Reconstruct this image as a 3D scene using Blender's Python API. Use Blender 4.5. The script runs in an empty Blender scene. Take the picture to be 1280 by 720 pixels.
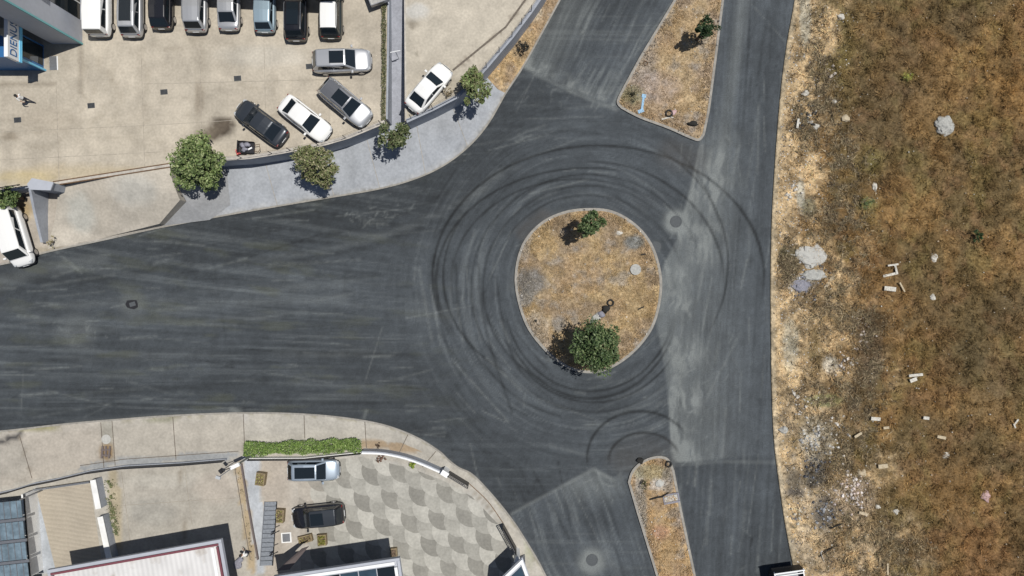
import bpy, bmesh, math, random
import numpy as np
from mathutils import Vector, Matrix
random.seed(7); rng = np.random.default_rng(11)
SC = bpy.context.scene
COL = SC.collection
R = math.radians
# ---------------------------------------------------------------- layout: plan measured at 15 px per metre, drone hovering 57 m up
HC, S = 57.0, 15.0
def P(px, py, z=0.0):
    k = (HC - z) / HC / S
    return Vector(((px - 640) * k, (360 - py) * k, z))
def XY(px, py, z=0.0):
    p = P(px, py, z); return (p.x, p.y)
LOT = 2.0          # the raised yards behind the retaining wall
PAV = 0.13
# ---------------------------------------------------------------- noise
_T = rng.random((256, 256))
def vn(x, y, seed=0):
    x = np.asarray(x, float) + seed * 17.31; y = np.asarray(y, float) + seed * 9.77
    xi = np.floor(x).astype(int); yi = np.floor(y).astype(int)
    fx = x - xi; fy = y - yi
    fx = fx * fx * (3 - 2 * fx); fy = fy * fy * (3 - 2 * fy)
    a = _T[xi & 255, yi & 255]; b = _T[(xi + 1) & 255, yi & 255]
    c = _T[xi & 255, (yi + 1) & 255]; d = _T[(xi + 1) & 255, (yi + 1) & 255]
    return (a * (1 - fx) + b * fx) * (1 - fy) + (c * (1 - fx) + d * fx) * fy
def fbm(x, y, o=4, seed=0):
    s = 0; a = .5; t = 0
    for i in range(o):
        s = s + a * vn(x * 2 ** i, y * 2 ** i, seed + i * 3); t += a; a *= .55
    return s / t
def sst(a, b, x):
    t = np.clip((x - a) / (b - a), 0, 1); return t * t * (3 - 2 * t)
def inpoly(X, Y, poly):
    m = np.zeros(np.shape(X), bool); n = len(poly)
    for i in range(n):
        x0, y0 = poly[i]; x1, y1 = poly[(i + 1) % n]
        if y0 == y1: continue
        c = (y0 > Y) != (y1 > Y)
        m ^= c & (X < (x1 - x0) * (Y - y0) / (y1 - y0) + x0)
    return m
def dseg(X, Y, pts):
    d = np.full(np.shape(X), 1e9)
    for (x0, y0), (x1, y1) in zip(pts[:-1], pts[1:]):
        vx, vy = x1 - x0, y1 - y0; L = vx * vx + vy * vy + 1e-9
        t = np.clip(((X - x0) * vx + (Y - y0) * vy) / L, 0, 1)
        d = np.minimum(d, np.hypot(X - x0 - t * vx, Y - y0 - t * vy))
    return d
def mix(a, b, w):
    w = np.asarray(w)[..., None]; return np.asarray(a) * (1 - w) + np.asarray(b) * w
def spline(pts, n=6, closed=False):
    out = []; N = len(pts)
    seg = N if closed else N - 1
    g = lambda i: np.array(pts[i % N] if closed else pts[max(0, min(N - 1, i))], float)
    for i in range(seg):
        p0, p1, p2, p3 = g(i - 1), g(i), g(i + 1), g(i + 2)
        for k in range(n):
            t = k / n
            out.append(tuple(.5 * ((2 * p1) + (-p0 + p2) * t + (2 * p0 - 5 * p1 + 4 * p2 - p3) * t * t + (-p0 + 3 * p1 - 3 * p2 + p3) * t ** 3)))
    if not closed: out.append(tuple(map(float, pts[-1])))
    return out
def offset(pts, d, closed=False):
    out = []; n = len(pts)
    for i in range(n):
        a = Vector(pts[i - 1] if (closed or i > 0) else pts[i]); b = Vector(pts[i]); c = Vector(pts[(i + 1) % n] if (closed or i < n - 1) else pts[i])
        t1 = (b - a); t2 = (c - b)
        if t1.length < 1e-6: t1 = t2
        if t2.length < 1e-6: t2 = t1
        t1.normalize(); t2.normalize(); t = (t1 + t2)
        t = t.normalized() if t.length > 1e-6 else t1
        nrm = Vector((-t.y, t.x)); c_ = max(.5, abs(t.dot(t1)))
        out.append((b.x + nrm.x * d / c_, b.y + nrm.y * d / c_))
    return out
# ---------------------------------------------------------------- materials
def mat(name, col=(.5, .5, .5), rough=.7, metal=0, attr=False, grain=0.0, gscale=6, blot=0.0, bscale=.6, bump=0.0, bumpscale=20, coat=0, spec=.5, wave=None, stain=None, trans=0):
    m = bpy.data.materials.new(name); m.use_nodes = True
    nt = m.node_tree; b = nt.nodes['Principled BSDF']
    b.inputs['Roughness'].default_value = rough; b.inputs['Metallic'].default_value = metal
    b.inputs['Specular IOR Level'].default_value = spec
    if coat: b.inputs['Coat Weight'].default_value = coat; b.inputs['Coat Roughness'].default_value = .06
    N = nt.nodes.new; L = nt.links.new
    if attr:
        a = N('ShaderNodeAttribute'); a.attribute_name = 'Col'; c = a.outputs['Color']
    else:
        a = N('ShaderNodeRGB'); a.outputs[0].default_value = (*col, 1); c = a.outputs[0]
    tc = N('ShaderNodeTexCoord'); vec = tc.outputs['Object']
    def modulate(c, sc, amt, det=4):
        n = N('ShaderNodeTexNoise'); n.inputs['Scale'].default_value = sc; n.inputs['Detail'].default_value = det; L(vec, n.inputs['Vector'])
        r = N('ShaderNodeMapRange'); r.inputs['From Min'].default_value = .3; r.inputs['From Max'].default_value = .7
        r.inputs['To Min'].default_value = 1 - amt; r.inputs['To Max'].default_value = 1 + amt; L(n.outputs['Fac'], r.inputs['Value'])
        x = N('ShaderNodeVectorMath'); x.operation = 'SCALE'; L(c, x.inputs[0]); L(r.outputs[0], x.inputs['Scale']); return x.outputs[0]
    if grain: c = modulate(c, gscale, grain)
    if blot: c = modulate(c, bscale, blot, 5)
    if stain:   # (colour, scale, threshold): irregular stains
        n = N('ShaderNodeTexNoise'); n.inputs['Scale'].default_value = stain[1]; n.inputs['Detail'].default_value = 6; L(vec, n.inputs['Vector'])
        r = N('ShaderNodeMapRange'); r.inputs['From Min'].default_value = stain[2]; r.inputs['From Max'].default_value = stain[2] + .15; L(n.outputs['Fac'], r.inputs['Value'])
        mx = N('ShaderNodeMix'); mx.data_type = 'RGBA'; L(r.outputs[0], mx.inputs['Factor']); L(c, mx.inputs[6]); mx.inputs[7].default_value = (*stain[0], 1); c = mx.outputs[2]
    h = None
    if wave:    # (scale, rotation, depth, colour amount): ribs of a sheet or ribbed concrete
        mp = N('ShaderNodeMapping'); mp.inputs['Rotation'].default_value = (0, 0, wave[1]); L(vec, mp.inputs['Vector'])
        w = N('ShaderNodeTexWave'); w.inputs['Scale'].default_value = wave[0]; L(mp.outputs[0], w.inputs['Vector'])
        if len(wave) > 4: w.inputs['Distortion'].default_value = wave[4]; w.inputs['Detail Scale'].default_value = .4
        h = (w.outputs['Fac'], wave[2])
        r = N('ShaderNodeMapRange'); r.inputs['To Min'].default_value = 1 - wave[3]; r.inputs['To Max'].default_value = 1 + wave[3] * .3; L(w.outputs['Fac'], r.inputs['Value'])
        x = N('ShaderNodeVectorMath'); x.operation = 'SCALE'; L(c, x.inputs[0]); L(r.outputs[0], x.inputs['Scale']); c = x.outputs[0]
    L(c, b.inputs['Base Color'])
    if bump and not h:
        n = N('ShaderNodeTexNoise'); n.inputs['Scale'].default_value = bumpscale; n.inputs['Detail'].default_value = 5; L(vec, n.inputs['Vector']); h = (n.outputs['Fac'], bump)
    if h:
        bp = N('ShaderNodeBump'); bp.inputs['Distance'].default_value = h[1]; bp.inputs['Strength'].default_value = 1; L(h[0], bp.inputs['Height']); L(bp.outputs[0], b.inputs['Normal'])
    return m
M = {}
M['road'] = mat('asphalt', rough=.85, attr=True, grain=.20, gscale=11, blot=.09, bscale=.5, bump=.01, bumpscale=40, spec=.3)
M['soil'] = mat('dry_soil', rough=.95, attr=True, grain=.34, gscale=5, bump=.08, bumpscale=9, spec=.15)
M['sheet'] = mat('concrete_sheet', rough=.85, attr=True, grain=.11, gscale=5, blot=.12, bscale=.8, bump=.006, bumpscale=30, spec=.25)
M['grass'] = mat('dry_grass', rough=.9, attr=True, spec=.1)
M['farground'] = mat('far_ground', (.13, .095, .05), .95, grain=.2, gscale=.6, blot=.25, bscale=.05, spec=.1)
M['kerb'] = mat('kerb_concrete', (.27, .255, .23), .85, grain=.15, gscale=5, blot=.15, bscale=1.2)
M['wall'] = mat('wall_concrete', (.30, .32, .36), .85, grain=.08, gscale=5, blot=.12, bscale=.8)
M['coping'] = mat('coping_concrete', (.43, .40, .36), .85, grain=.12, gscale=5, blot=.15, bscale=1.2)
M['whitewall'] = mat('white_painted_wall', (.72, .72, .71), .7, grain=.05, gscale=4, blot=.08, bscale=1)
M['greywall'] = mat('grey_painted_wall', (.38, .40, .45), .6, grain=.04, gscale=3, blot=.05)
M['metal_dark'] = mat('dark_metal', (.03, .03, .034), .45, .4)
M['metal_grey'] = mat('grey_metal', (.32, .33, .35), .4, .7, grain=.1)
M['metal_white'] = mat('white_metal', (.78, .79, .80), .4)
M['rust'] = mat('rusty_rail', (.16, .10, .06), .8, .3, grain=.3)
M['glass'] = mat('dark_glass', (.012, .017, .022), .06, 0, spec=.6)
M['glass_blue'] = mat('blue_glass', (.035, .06, .085), .12, .0, spec=.6, grain=.2, gscale=1.5)
M['glass_pale'] = mat('dusty_glass', (.13, .18, .22), .45, .0, grain=.25, gscale=3, blot=.2, bscale=1.2)
M['tyre'] = mat('tyre_rubber', (.018, .018, .018), .85)
M['rim'] = mat('alloy_rim', (.5, .5, .52), .3, .9)
M['plastic'] = mat('black_plastic', (.025, .025, .027), .6)
M['red_lamp'] = mat('red_lamp', (.16, .012, .01), .25)
M['lamp'] = mat('clear_lamp', (.42, .44, .46), .12)
M['bark'] = mat('bark', (.14, .10, .07), .9, grain=.3, gscale=12)
M['leaf'] = mat('leaf', rough=.55, attr=True, spec=.35)
M['wood'] = mat('pale_wood', (.44, .37, .26), .85, grain=.2, gscale=8)
M['white_junk'] = mat('white_board', (.50, .48, .43), .8, grain=.3, gscale=8)
M['stone'] = mat('grey_stone', (.36, .36, .34), .9, grain=.2, gscale=7, bump=.03, bumpscale=8)
M['pink'] = mat('pink_plastic', (.50, .34, .34), .7, grain=.2, gscale=10)
M['blue_tarp'] = mat('blue_tarp', (.22, .40, .58), .6, grain=.2, gscale=8)
M['planter'] = mat('planter_stone', (.22, .17, .10), .85, grain=.25, gscale=7)
M['rooftin'] = mat('white_roof_tin', (.60, .59, .585), .5, .0, wave=(.85, 0, .012, .06), blot=.10, stain=((.42, .38, .34), .7, .58))
M['maroon'] = mat('maroon_trim', (.17, .055, .07), .5)
M['cyan'] = mat('teal_trim', (.16, .42, .44), .5)
M['blue'] = mat('blue_paint', (.03, .13, .32), .45)
M['skyblue'] = mat('light_blue_panel', (.16, .52, .76), .4)
M['tread'] = mat('grating', (.22, .24, .27), .6, .3, grain=.15)
M['skin'] = mat('skin', (.45, .27, .19), .6)
M['hair'] = mat('black_hair', (.012, .011, .010), .7)
M['shirt'] = mat('white_shirt', (.75, .75, .74), .8)
M['trousers'] = mat('dark_trousers', (.03, .033, .05), .85)
M['burnt'] = mat('burnt_twig', (.02, .019, .017), .95)
M['sack'] = mat('grey_sack', (.22, .22, .26), .9, grain=.2, gscale=9)
M['redplastic'] = mat('red_plastic', (.55, .08, .08), .5)
M['brownboard'] = mat('brown_board', (.13, .105, .10), .7)
M['manhole'] = mat('cast_iron', (.075, .083, .09), .8, .1, grain=.3, gscale=25)
M['lid'] = mat('concrete_lid', (.42, .415, .39), .85, grain=.1)
M['tan_ribbed'] = mat('ribbed_concrete', (.37, .325, .26), .85, wave=(.9, R(98), .025, .06, 3.5), grain=.06, gscale=6, blot=.08)
M['joint'] = mat('joint_dark', (.13, .11, .09), .9, grain=.3, gscale=6)
M['joint_pale'] = mat('joint_worn', (.31, .28, .235), .9, grain=.3, gscale=3)
M['flare'] = mat('grey_flare', (.235, .24, .25), .85, grain=.1, gscale=5, blot=.1)
# ---------------------------------------------------------------- building blocks
class MB:
    def __init__(s): s.v = []; s.f = []; s.m = []; s.mats = []
    def mi(s, m):
        if m not in s.mats: s.mats.append(m)
        return s.mats.index(m)
    def poly(s, pts, m):
        i = len(s.v); s.v += [tuple(p) for p in pts]; s.f.append(tuple(range(i, i + len(pts)))); s.m.append(s.mi(m))
    def prism(s, pts, z0, z1, m, mtop=None, bottom=True):
        n = len(pts)
        if sum(pts[i][0] * pts[(i + 1) % n][1] - pts[(i + 1) % n][0] * pts[i][1] for i in range(n)) < 0: pts = pts[::-1]
        zz0 = z0 if hasattr(z0, '__len__') else [z0] * n; zz1 = z1 if hasattr(z1, '__len__') else [z1] * n
        i = len(s.v)
        s.v += [(p[0], p[1], zz0[k]) for k, p in enumerate(pts)] + [(p[0], p[1], zz1[k]) for k, p in enumerate(pts)]
        a, t = s.mi(m), s.mi(mtop or m)
        for k in range(n):
            q = (k + 1) % n; s.f.append((i + k, i + q, i + n + q, i + n + k)); s.m.append(a)
        s.f.append(tuple(range(i + n, i + 2 * n))); s.m.append(t)
        if bottom: s.f.append(tuple(range(i + n - 1, i - 1, -1))); s.m.append(a)
    def box(s, c, d, m, rz=0, rot=None):
        M_ = rot or Matrix.Rotation(rz, 3, 'Z'); c = Vector(c); i = len(s.v)
        for x in (-.5, .5):
            for y in (-.5, .5):
                for z in (-.5, .5):
                    s.v.append(tuple(c + M_ @ Vector((x * d[0], y * d[1], z * d[2]))))
        for f in ((0, 1, 3, 2), (4, 6, 7, 5), (0, 4, 5, 1), (2, 3, 7, 6), (0, 2, 6, 4), (1, 5, 7, 3)):
            s.f.append(tuple(i + k for k in f)); s.m.append(s.mi(m))
    def tube(s, pts, r, m, n=8, cap=True):
        pts = [Vector(p) for p in pts]; rr = r if hasattr(r, '__len__') else [r] * len(pts); i0 = len(s.v); mi = s.mi(m)
        for k, p in enumerate(pts):
            t = (pts[min(k + 1, len(pts) - 1)] - pts[max(k - 1, 0)]).normalized()
            u = t.orthogonal().normalized(); w = t.cross(u)
            for j in range(n):
                a = 2 * math.pi * j / n; s.v.append(tuple(p + rr[k] * (math.cos(a) * u + math.sin(a) * w)))
        for k in range(len(pts) - 1):
            for j in range(n):
                q = (j + 1) % n; s.f.append((i0 + k * n + j, i0 + k * n + q, i0 + (k + 1) * n + q, i0 + (k + 1) * n + j)); s.m.append(mi)
        if cap:
            s.f.append(tuple(i0 + j for j in range(n))[::-1]); s.m.append(mi)
            e = i0 + (len(pts) - 1) * n; s.f.append(tuple(e + j for j in range(n))); s.m.append(mi)
    def strip(s, line, w, z0, z1, m, mtop=None, closed=False):   # wall or kerb along a line, mitred
        a = offset(line, w / 2, closed); b = offset(line, -w / 2, closed); n = len(line)
        zz0 = z0 if hasattr(z0, '__len__') else [z0] * n; zz1 = z1 if hasattr(z1, '__len__') else [z1] * n
        i = len(s.v); mi, mt = s.mi(m), s.mi(mtop or m)
        for k in range(n): s.v += [(*a[k], zz0[k]), (*a[k], zz1[k]), (*b[k], zz1[k]), (*b[k], zz0[k])]
        for k in range(n if closed else n - 1):
            p = i + 4 * k; q = i + 4 * ((k + 1) % n)
            s.f += [(p, p + 1, q + 1, q), (p + 1, p + 2, q + 2, q + 1), (p + 2, p + 3, q + 3, q + 2)]; s.m += [mi, mt, mi]
        if not closed:
            e = i + 4 * (n - 1); s.f += [(i, i + 3, i + 2, i + 1), (e, e + 1, e + 2, e + 3)]; s.m += [mi, mi]
    def build(s, name, parent=None, smooth=False, loc=None, bevel=0):
        me = bpy.data.meshes.new(name); me.from_pydata(s.v, [], s.f)
        for m in s.mats: me.materials.append(M[m] if isinstance(m, str) else m)
        me.polygons.foreach_set('material_index', s.m)
        if smooth: me.polygons.foreach_set('use_smooth', [True] * len(s.f))
        me.update(); o = bpy.data.objects.new(name, me); COL.objects.link(o)
        if parent: o.parent = parent
        if loc is not None: o.location = loc
        if bevel:
            b = o.modifiers.new('bevel', 'BEVEL'); b.width = bevel; b.segments = 2; b.limit_method = 'ANGLE'
        return o
def tag(o, label=None, cat=None, group=None, kind=None):
    if label: o['label'] = label
    if cat: o['category'] = cat
    if group: o['group'] = group
    if kind: o['kind'] = kind
    return o
def thing(name, label, cat, loc=(0, 0, 0), rz=0, group=None):
    o = bpy.data.objects.new(name, None); COL.objects.link(o); o.empty_display_size = .3
    o.location = loc; o.rotation_euler = (0, 0, rz); return tag(o, label, cat, group)
def npmesh(name, V, F, colors=None, material=None, smooth=False, parent=None):
    me = bpy.data.meshes.new(name); me.from_pydata(V, [], F)
    if colors is not None:
        a = me.color_attributes.new('Col', 'FLOAT_COLOR', 'POINT')
        c = np.ones((len(V), 4), np.float32); c[:, :3] = np.clip(colors, 0, 1); a.data.foreach_set('color', c.ravel())
    if material: me.materials.append(M[material])
    if smooth: me.polygons.foreach_set('use_smooth', np.ones(len(me.polygons), bool))
    me.update(); o = bpy.data.objects.new(name, me); COL.objects.link(o)
    if parent: o.parent = parent
    return o
def sheet(name, poly, z, colfn, step=.35, material='sheet', kind='structure', depth=0, zfn=None):
    """flat ground sheet cut to a polygon, finely divided so wear and stains can be laid on it"""
    bm = bmesh.new(); n = len(poly)
    if sum(poly[i][0] * poly[(i + 1) % n][1] - poly[(i + 1) % n][0] * poly[i][1] for i in range(n)) < 0: poly = poly[::-1]
    f = bm.faces.new([bm.verts.new((x, y, 0)) for x, y in poly]); bmesh.ops.triangulate(bm, faces=[f])
    xs = [p[0] for p in poly]; ys = [p[1] for p in poly]
    for ax, lo, hi in ((0, min(xs), max(xs)), (1, min(ys), max(ys))):
        k = lo + step
        while k < hi:
            co = [0, 0, 0]; co[ax] = k; no = [0, 0, 0]; no[ax] = 1
            bmesh.ops.bisect_plane(bm, geom=bm.verts[:] + bm.edges[:] + bm.faces[:], plane_co=co, plane_no=no); k += step
    if depth:
        be = [e for e in bm.edges if e.is_boundary]
        r = bmesh.ops.extrude_edge_only(bm, edges=be)
        low = {v for v in r['geom'] if isinstance(v, bmesh.types.BMVert)}
    else: low = set()
    V = np.array([v.co[:] for v in bm.verts]); X, Y = V[:, 0], V[:, 1]
    Z = zfn(X, Y) if zfn else np.full(len(V), z)
    lowm = np.array([v in low for v in bm.verts]); Z = np.where(lowm, Z - depth, Z)
    kz = S * HC / (HC - z); C = colfn(X * kz + 640, 360 - Y * kz, X, Y)
    bm.verts.ensure_lookup_table()
    for v, zz in zip(bm.verts, Z): v.co.z = zz
    bmesh.ops.recalc_face_normals(bm, faces=bm.faces)
    me = bpy.data.meshes.new(name); bm.to_mesh(me); bm.free()
    if sum(p.normal.z for p in me.polygons) < 0: me.flip_normals()
    a = me.color_attributes.new('Col', 'FLOAT_COLOR', 'POINT')
    c = np.ones((len(V), 4), np.float32); c[:, :3] = np.clip(C, .005, 1); a.data.foreach_set('color', c.ravel())
    me.materials.append(M[material]); o = bpy.data.objects.new(name, me); COL.objects.link(o); o['kind'] = kind
    return o
def px(poly, z=0): return [XY(x, y, z) for x, y in poly]
# ================================================================ GROUND, ROAD, FIELD
o = npmesh('ground', np.array([[-1500, -1500, -.25], [1500, -1500, -.25], [1500, 1500, -.25], [-1500, 1500, -.25]], float), [(0, 1, 2, 3)], None, 'farground'); tag(o, kind='structure')
ISLAND = spline([(735, 262), (765, 265), (793, 281), (813, 305), (824, 338), (825, 368), (817, 403), (800, 430), (775, 452), (747, 464), (716, 461), (688, 443), (662, 412), (649, 378), (645, 343), (654, 306), (676, 280), (705, 266)], 5, True)
MED_N = spline([(777, 135), (772, 127), (781, 108)], 4) + [(800, 73), (847, -5), (912, -120), (916, -120), (903, 0), (893, 80), (885, 140)] + spline([(879, 168), (873, 175), (862, 172), (835, 160), (800, 147), (777, 135)], 5)
MED_S = spline([(786, 602), (791, 588), (803, 577), (820, 571), (834, 574), (841, 588)], 5) + [(851, 640), (868, 720), (900, 870), (868, 870), (820, 715), (797, 640)]
FIELD_EDGE = spline([(1016, -190), (1000, -60), (993, 0), (984, 50), (976, 110), (970, 180), (965, 260), (963, 330), (963, 400), (964, 480), (967, 550), (973, 600), (981, 655), (992, 712), (1006, 780), (1030, 880)], 4)
WALK_EDGE = spline([(-330, 372), (-150, 352), (0, 331), (60, 315), (130, 300), (203, 284), (300, 266), (400, 249), (470, 237), (515, 225), (553, 208), (585, 184), (610, 155), (632, 117), (656, 80), (700, 0), (768, -125)], 5)
SOUTH_EDGE = spline([(-330, 572), (-150, 552), (0, 539), (80, 530), (150, 524), (220, 519), (300, 516), (370, 517), (430, 522), (480, 531), (520, 546), (548, 563), (560, 574), (573, 584), (592, 594), (620, 624), (642, 652), (655, 672), (672, 700), (690, 735), (760, 870)], 5)
def road_sheet():
    st = .125
    xs = np.arange(-62, 26.5, st); ys = np.arange(-34, 34, st)
    Xg, Yg = np.meshgrid(xs, ys); U = Xg * S + 640; V = 360 - Yg * S
    R_ = np.hypot(U - 735, (V - 365) * .96); TH = np.arctan2(V - 365, U - 735)
    # streaks that follow the traffic: along the west arm, round the island, along the east lane
    yc = V + np.where(U < 560, (560 - U) * .12 * sst(480, 250, V), 0) + (U - 300) * -.02
    tone = np.full(U.shape, .0625)
    J = lambda p, k, s_: 2.2 * vn(p / k, p * 0 + .5, s_)      # every streak starts and ends at its own place
    s1 = fbm(U / 170 + J(yc, 3.1, 200), yc / 3.6, 4, 1) + .45 * fbm(U / 300 + J(yc, 9, 201), yc / 13, 3, 2) + .2
    wob = R_ + 14 * vn(TH * 1.5, R_ / 90, 5); wob2 = R_ + 14 * vn(np.where(TH < 0, TH + 2 * math.pi, TH) * 1.5, R_ / 90, 5)
    s2 = fbm(TH * 3.0 + J(wob, 3.1, 202), wob / 4.0, 4, 3) + .45 * fbm(TH * 1.8 + J(wob, 9, 203), wob / 15, 3, 4) + .2
    TH2 = np.where(TH < 0, TH + 2 * math.pi, TH); s2b = fbm(TH2 * 3.0 + J(wob2, 3.1, 202), wob2 / 4.0, 4, 3) + .45 * fbm(TH2 * 1.8 + J(wob2, 9, 203), wob2 / 15, 3, 4) + .2
    wn = np.where(V > 365, U < 735, sst(-1.15, -1.95, TH)); s2 = s2 * (1 - wn) + s2b * wn
    pe = U + V * .06; s3 = fbm(pe / 4, V / 190 + J(pe, 3.1, 204), 4, 6) + .5 * fbm(pe / 16, V / 300 + J(pe, 9, 205), 3, 7) + .15
    pu = (U + V * .5) * .9 + 9 * vn(U / 60, V / 60, 210); s4 = fbm(pu / 4.5, V / 60 + J(pu, 3.3, 206), 5, 8) + .5 * fbm(pu / 24, V / 110 + J(pu, 11, 207), 3, 9) + .15
    pl_ = (U - V * .38) * .92 + 9 * vn(U / 60, V / 60, 211); s5 = fbm(pl_ / 4.5, V / 70 + J(pl_, 3.3, 208), 5, 10) + .5 * fbm(pl_ / 24, V / 140 + J(pl_, 11, 209), 3, 12) + .15
    seam = [(903, -130), (903, 0), (893, 80), (885, 140), (876, 178), (861, 240), (846, 300), (829, 331), (823, 365), (820, 402), (828, 440), (835, 490), (840, 570), (868, 720), (900, 880)]
    def soft(poly):
        d = dseg(U, V, list(poly) + [poly[0]]); s_ = np.where(inpoly(U, V, poly), d, -d); return np.clip(.5 + s_ / 3.6, 0, 1)
    east = soft(seam + [(1300, 880), (1300, -130)])
    upper = soft([(655, 84), (720, 113), (777, 137), (772, 127), (847, -5), (930, -160), (600, -160)])
    lower = soft([(640, 642), (742, 586), (768, 600), (775, 588), (822, 715), (880, 900), (600, 900)])
    wr = sst(300 + 60 * vn(V / 14, V * 0, 220), 140, R_)
    st_ = s1 * (1 - wr) + s2 * wr
    lm = lambda m, a, b: m * a + (1 - m) * b
    st_ = lm(upper, s4, lm(lower, s5, lm(east, s3 * (1 - .45 * sst(190, 120, R_)) + s2 * .45 * sst(190, 120, R_), st_)))
    tone = tone * np.clip(1 + .72 * (st_ - .92), .5, 1.6)
    tone *= 1 + .55 * (fbm(U / 110, V / 70, 5, 13) - .5)
    # fresh dark mat against the kerbs of the west arm
    dk = dseg(U, V, WALK_EDGE); tone *= 1 - .30 * sst(90, 15, dk) * (1 - east)
    dk2 = dseg(U, V, SOUTH_EDGE); tone *= 1 - .26 * sst(110, 15, dk2) * (1 - east) * (1 - lower)
    tone = tone * (1 + .42 * (fbm(U / 3.2, V / 3.2, 3, 240) - .5) + .30 * (fbm(U / 11, V / 11, 4, 241) - .5))
    tone = tone * (1 + .18 * lower) * (1 + .06 * upper)
    low_e = east * np.clip(.5 + (V - (578 - (U - 840) * .03 - 6 * sst(850, 960, U))) / 3.6, 0, 1)
    tone = tone * (1 + .08 * east) * (1 - .13 * low_e)
    # grey dust
    dust = np.zeros(U.shape); n1 = fbm(U / 26, V / 30, 5, 20)
    ds = dseg(U, V, seam)
    dust += east * (1 - low_e) * sst(80, 3, ds) * sst(140, 205, V) * (.20 + 1.15 * sst(.25, .75, n1) * sst(.25, .75, fbm(U / 4.5 + J(V, 9, 252), V / 34, 4, 230)))
    dust += east * (1 - low_e) * sst(130, 330, V) * .17 * s3 * sst(965, 880, U)
    dust += east * sst(14, 1, np.abs(U - (933 - V * .16) + 6 * vn(V / 60, V * 0, 4))) * sst(420, 60, V) * .30 * s3
    ds2 = dseg(U, V, [(640, 76), (668, 92), (720, 117), (770, 137)])
    dust += upper * (sst(24, 0, ds2) * (.1 + .95 * sst(.3, .75, fbm(U / 10, V / 10, 4, 22))) + sst(60, 5, dseg(U, V, [(660, 85), (676, 50), (700, 5)])) * .3 * s4)
    dust += (1 - upper) * (1 - east) * sst(4.5, 0, ds2) * .7 * n1
    dust += (upper * .30 * sst(.9, 1.25, s4) + lower * .28 * sst(.9, 1.2, s5)) * sst(.35, .7, fbm(U / 26, V / 26, 4, 242))
    ds3 = dseg(U, V, [(640, 642), (742, 586), (768, 600)])
    dust += sst(4, 0, ds3) * .38 * (n1 + .3) + lower * sst(45, 0, dseg(U, V, [(720, 600), (760, 598)])) * .5 * n1
    dust += sst(4, 0, dseg(U, V, [(840, 582), (900, 577), (972, 578)])) * .4 * n1
    dust += (1 - east) * (.15 * sst(.95, 1.3, st_) * sst(330, 150, R_) + .17 * sst(.95, 1.35, s1) * (1 - wr))
    for cx, cy, r, a in ((740, 702, 19, .9), (845, 277, 16, 1.1), (820, 308, 8, .25), (820, 330, 20, .0), (96, 414, 26, .22), (165, 381, 20, .25)):
        d = np.hypot(U - cx, V - cy); dust += a * np.exp(-((d - r * .45) / (r * .45)) ** 2) * (.5 + n1)
    for pl, w, a in (([(0, 352), (60, 338), (130, 322)], 14, .22), ([(200, 395), (270, 380), (430, 372)], 10, .13), ([(560, 395), (520, 388)], 22, .1), ([(300, 517), (290, 512)], 6, .6), ([(455, 522), (458, 514)], 4, .4), ([(85, 530), (300, 512)], 6, .25), ([(640, 360), (660, 300), (700, 266)], 10, .18), ([(690, 448), (760, 472)], 9, .2)):
        dust += sst(w, 0, dseg(U, V, pl)) * a * (n1 + .35)
    # scuffs, scrapes and spilled grit: short strokes that mostly follow the traffic
    scuff = np.zeros(U.shape)
    def stroke(x0, y0, x1, y1, w, k):
        i0, i1 = np.searchsorted(xs, (min(x0, x1) - 640 - 4) / S), np.searchsorted(xs, (max(x0, x1) - 640 + 4) / S)
        j0, j1 = np.searchsorted(ys, (360 - max(y0, y1) - 4) / S), np.searchsorted(ys, (360 - min(y0, y1) + 4) / S)
        if i1 <= i0 or j1 <= j0: return
        u, v = U[j0:j1, i0:i1], V[j0:j1, i0:i1]; scuff[j0:j1, i0:i1] += k * np.exp(-(dseg(u, v, [(x0, y0), (x1, y1)]) / w) ** 2) * (.3 + 1.1 * vn(u / 3, v / 3, 250))
    for i in range(900):
        x, y = rng.random() * 1000, rng.random() * 720; r = math.hypot(x - 735, y - 365); L = 6 + 50 * rng.random() ** 2
        if x > 850: a = R(94)
        elif r < 230: a = math.atan2(y - 365, x - 735) + R(90)
        elif y < 130: a = R(118)
        elif y > 590: a = R(68)
        else: a = R(-6 + 8 * (y - 250) / 250)
        a += rng.normal() * (.10 if rng.random() < .93 else 1.0); k = (.30 if rng.random() < .6 else -.35) * (.3 + rng.random())
        stroke(x - L * math.cos(a), y - L * math.sin(a), x + L * math.cos(a), y + L * math.sin(a), .9 + 1.3 * rng.random() ** 2, k)
    for x, y, n_, sx, sy, kk in ((460, 270, 26, 22, 7, .5), (475, 258, 14, 30, 5, .4), (850, 430, 40, 16, 60, .4), (860, 520, 40, 20, 40, .4), (900, 400, 40, 26, 110, .3), (720, 110, 40, 40, 10, .4), (760, 600, 26, 20, 12, .4), (350, 340, 14, 60, 12, .3), (100, 415, 14, 20, 8, .4)):
        for i in range(n_):
            a = rng.random() * 3; L = 2 + 9 * rng.random(); u, v = x + rng.normal() * sx, y + rng.normal() * sy; stroke(u, v, u + L * math.cos(a), v + L * math.sin(a), 1.0, kk * rng.random())
    dust += np.clip(scuff, 0, .5) * .8; tone = tone * (1 + np.clip(scuff, -.5, 0) * .8)
    for pl, w, a in (([(-20, 386), (150, 378), (330, 362), (470, 352)], 9, .16), ([(40, 418), (180, 408), (380, 392)], 8, .12), ([(0, 455), (230, 442), (480, 440)], 12, .10), ([(300, 330), (440, 305), (560, 262), (625, 215)], 8, .16), ([(380, 500), (480, 494), (600, 520)], 10, .10), ([(560, 300), (590, 250), (650, 205)], 8, .12)):
        dust += a * sst(w, 0, dseg(U, V, spline(pl, 5)) + 6 * (n1 - .5)) * sst(.3, .7, fbm(U / 40, V / 7, 4, 251))
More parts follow.
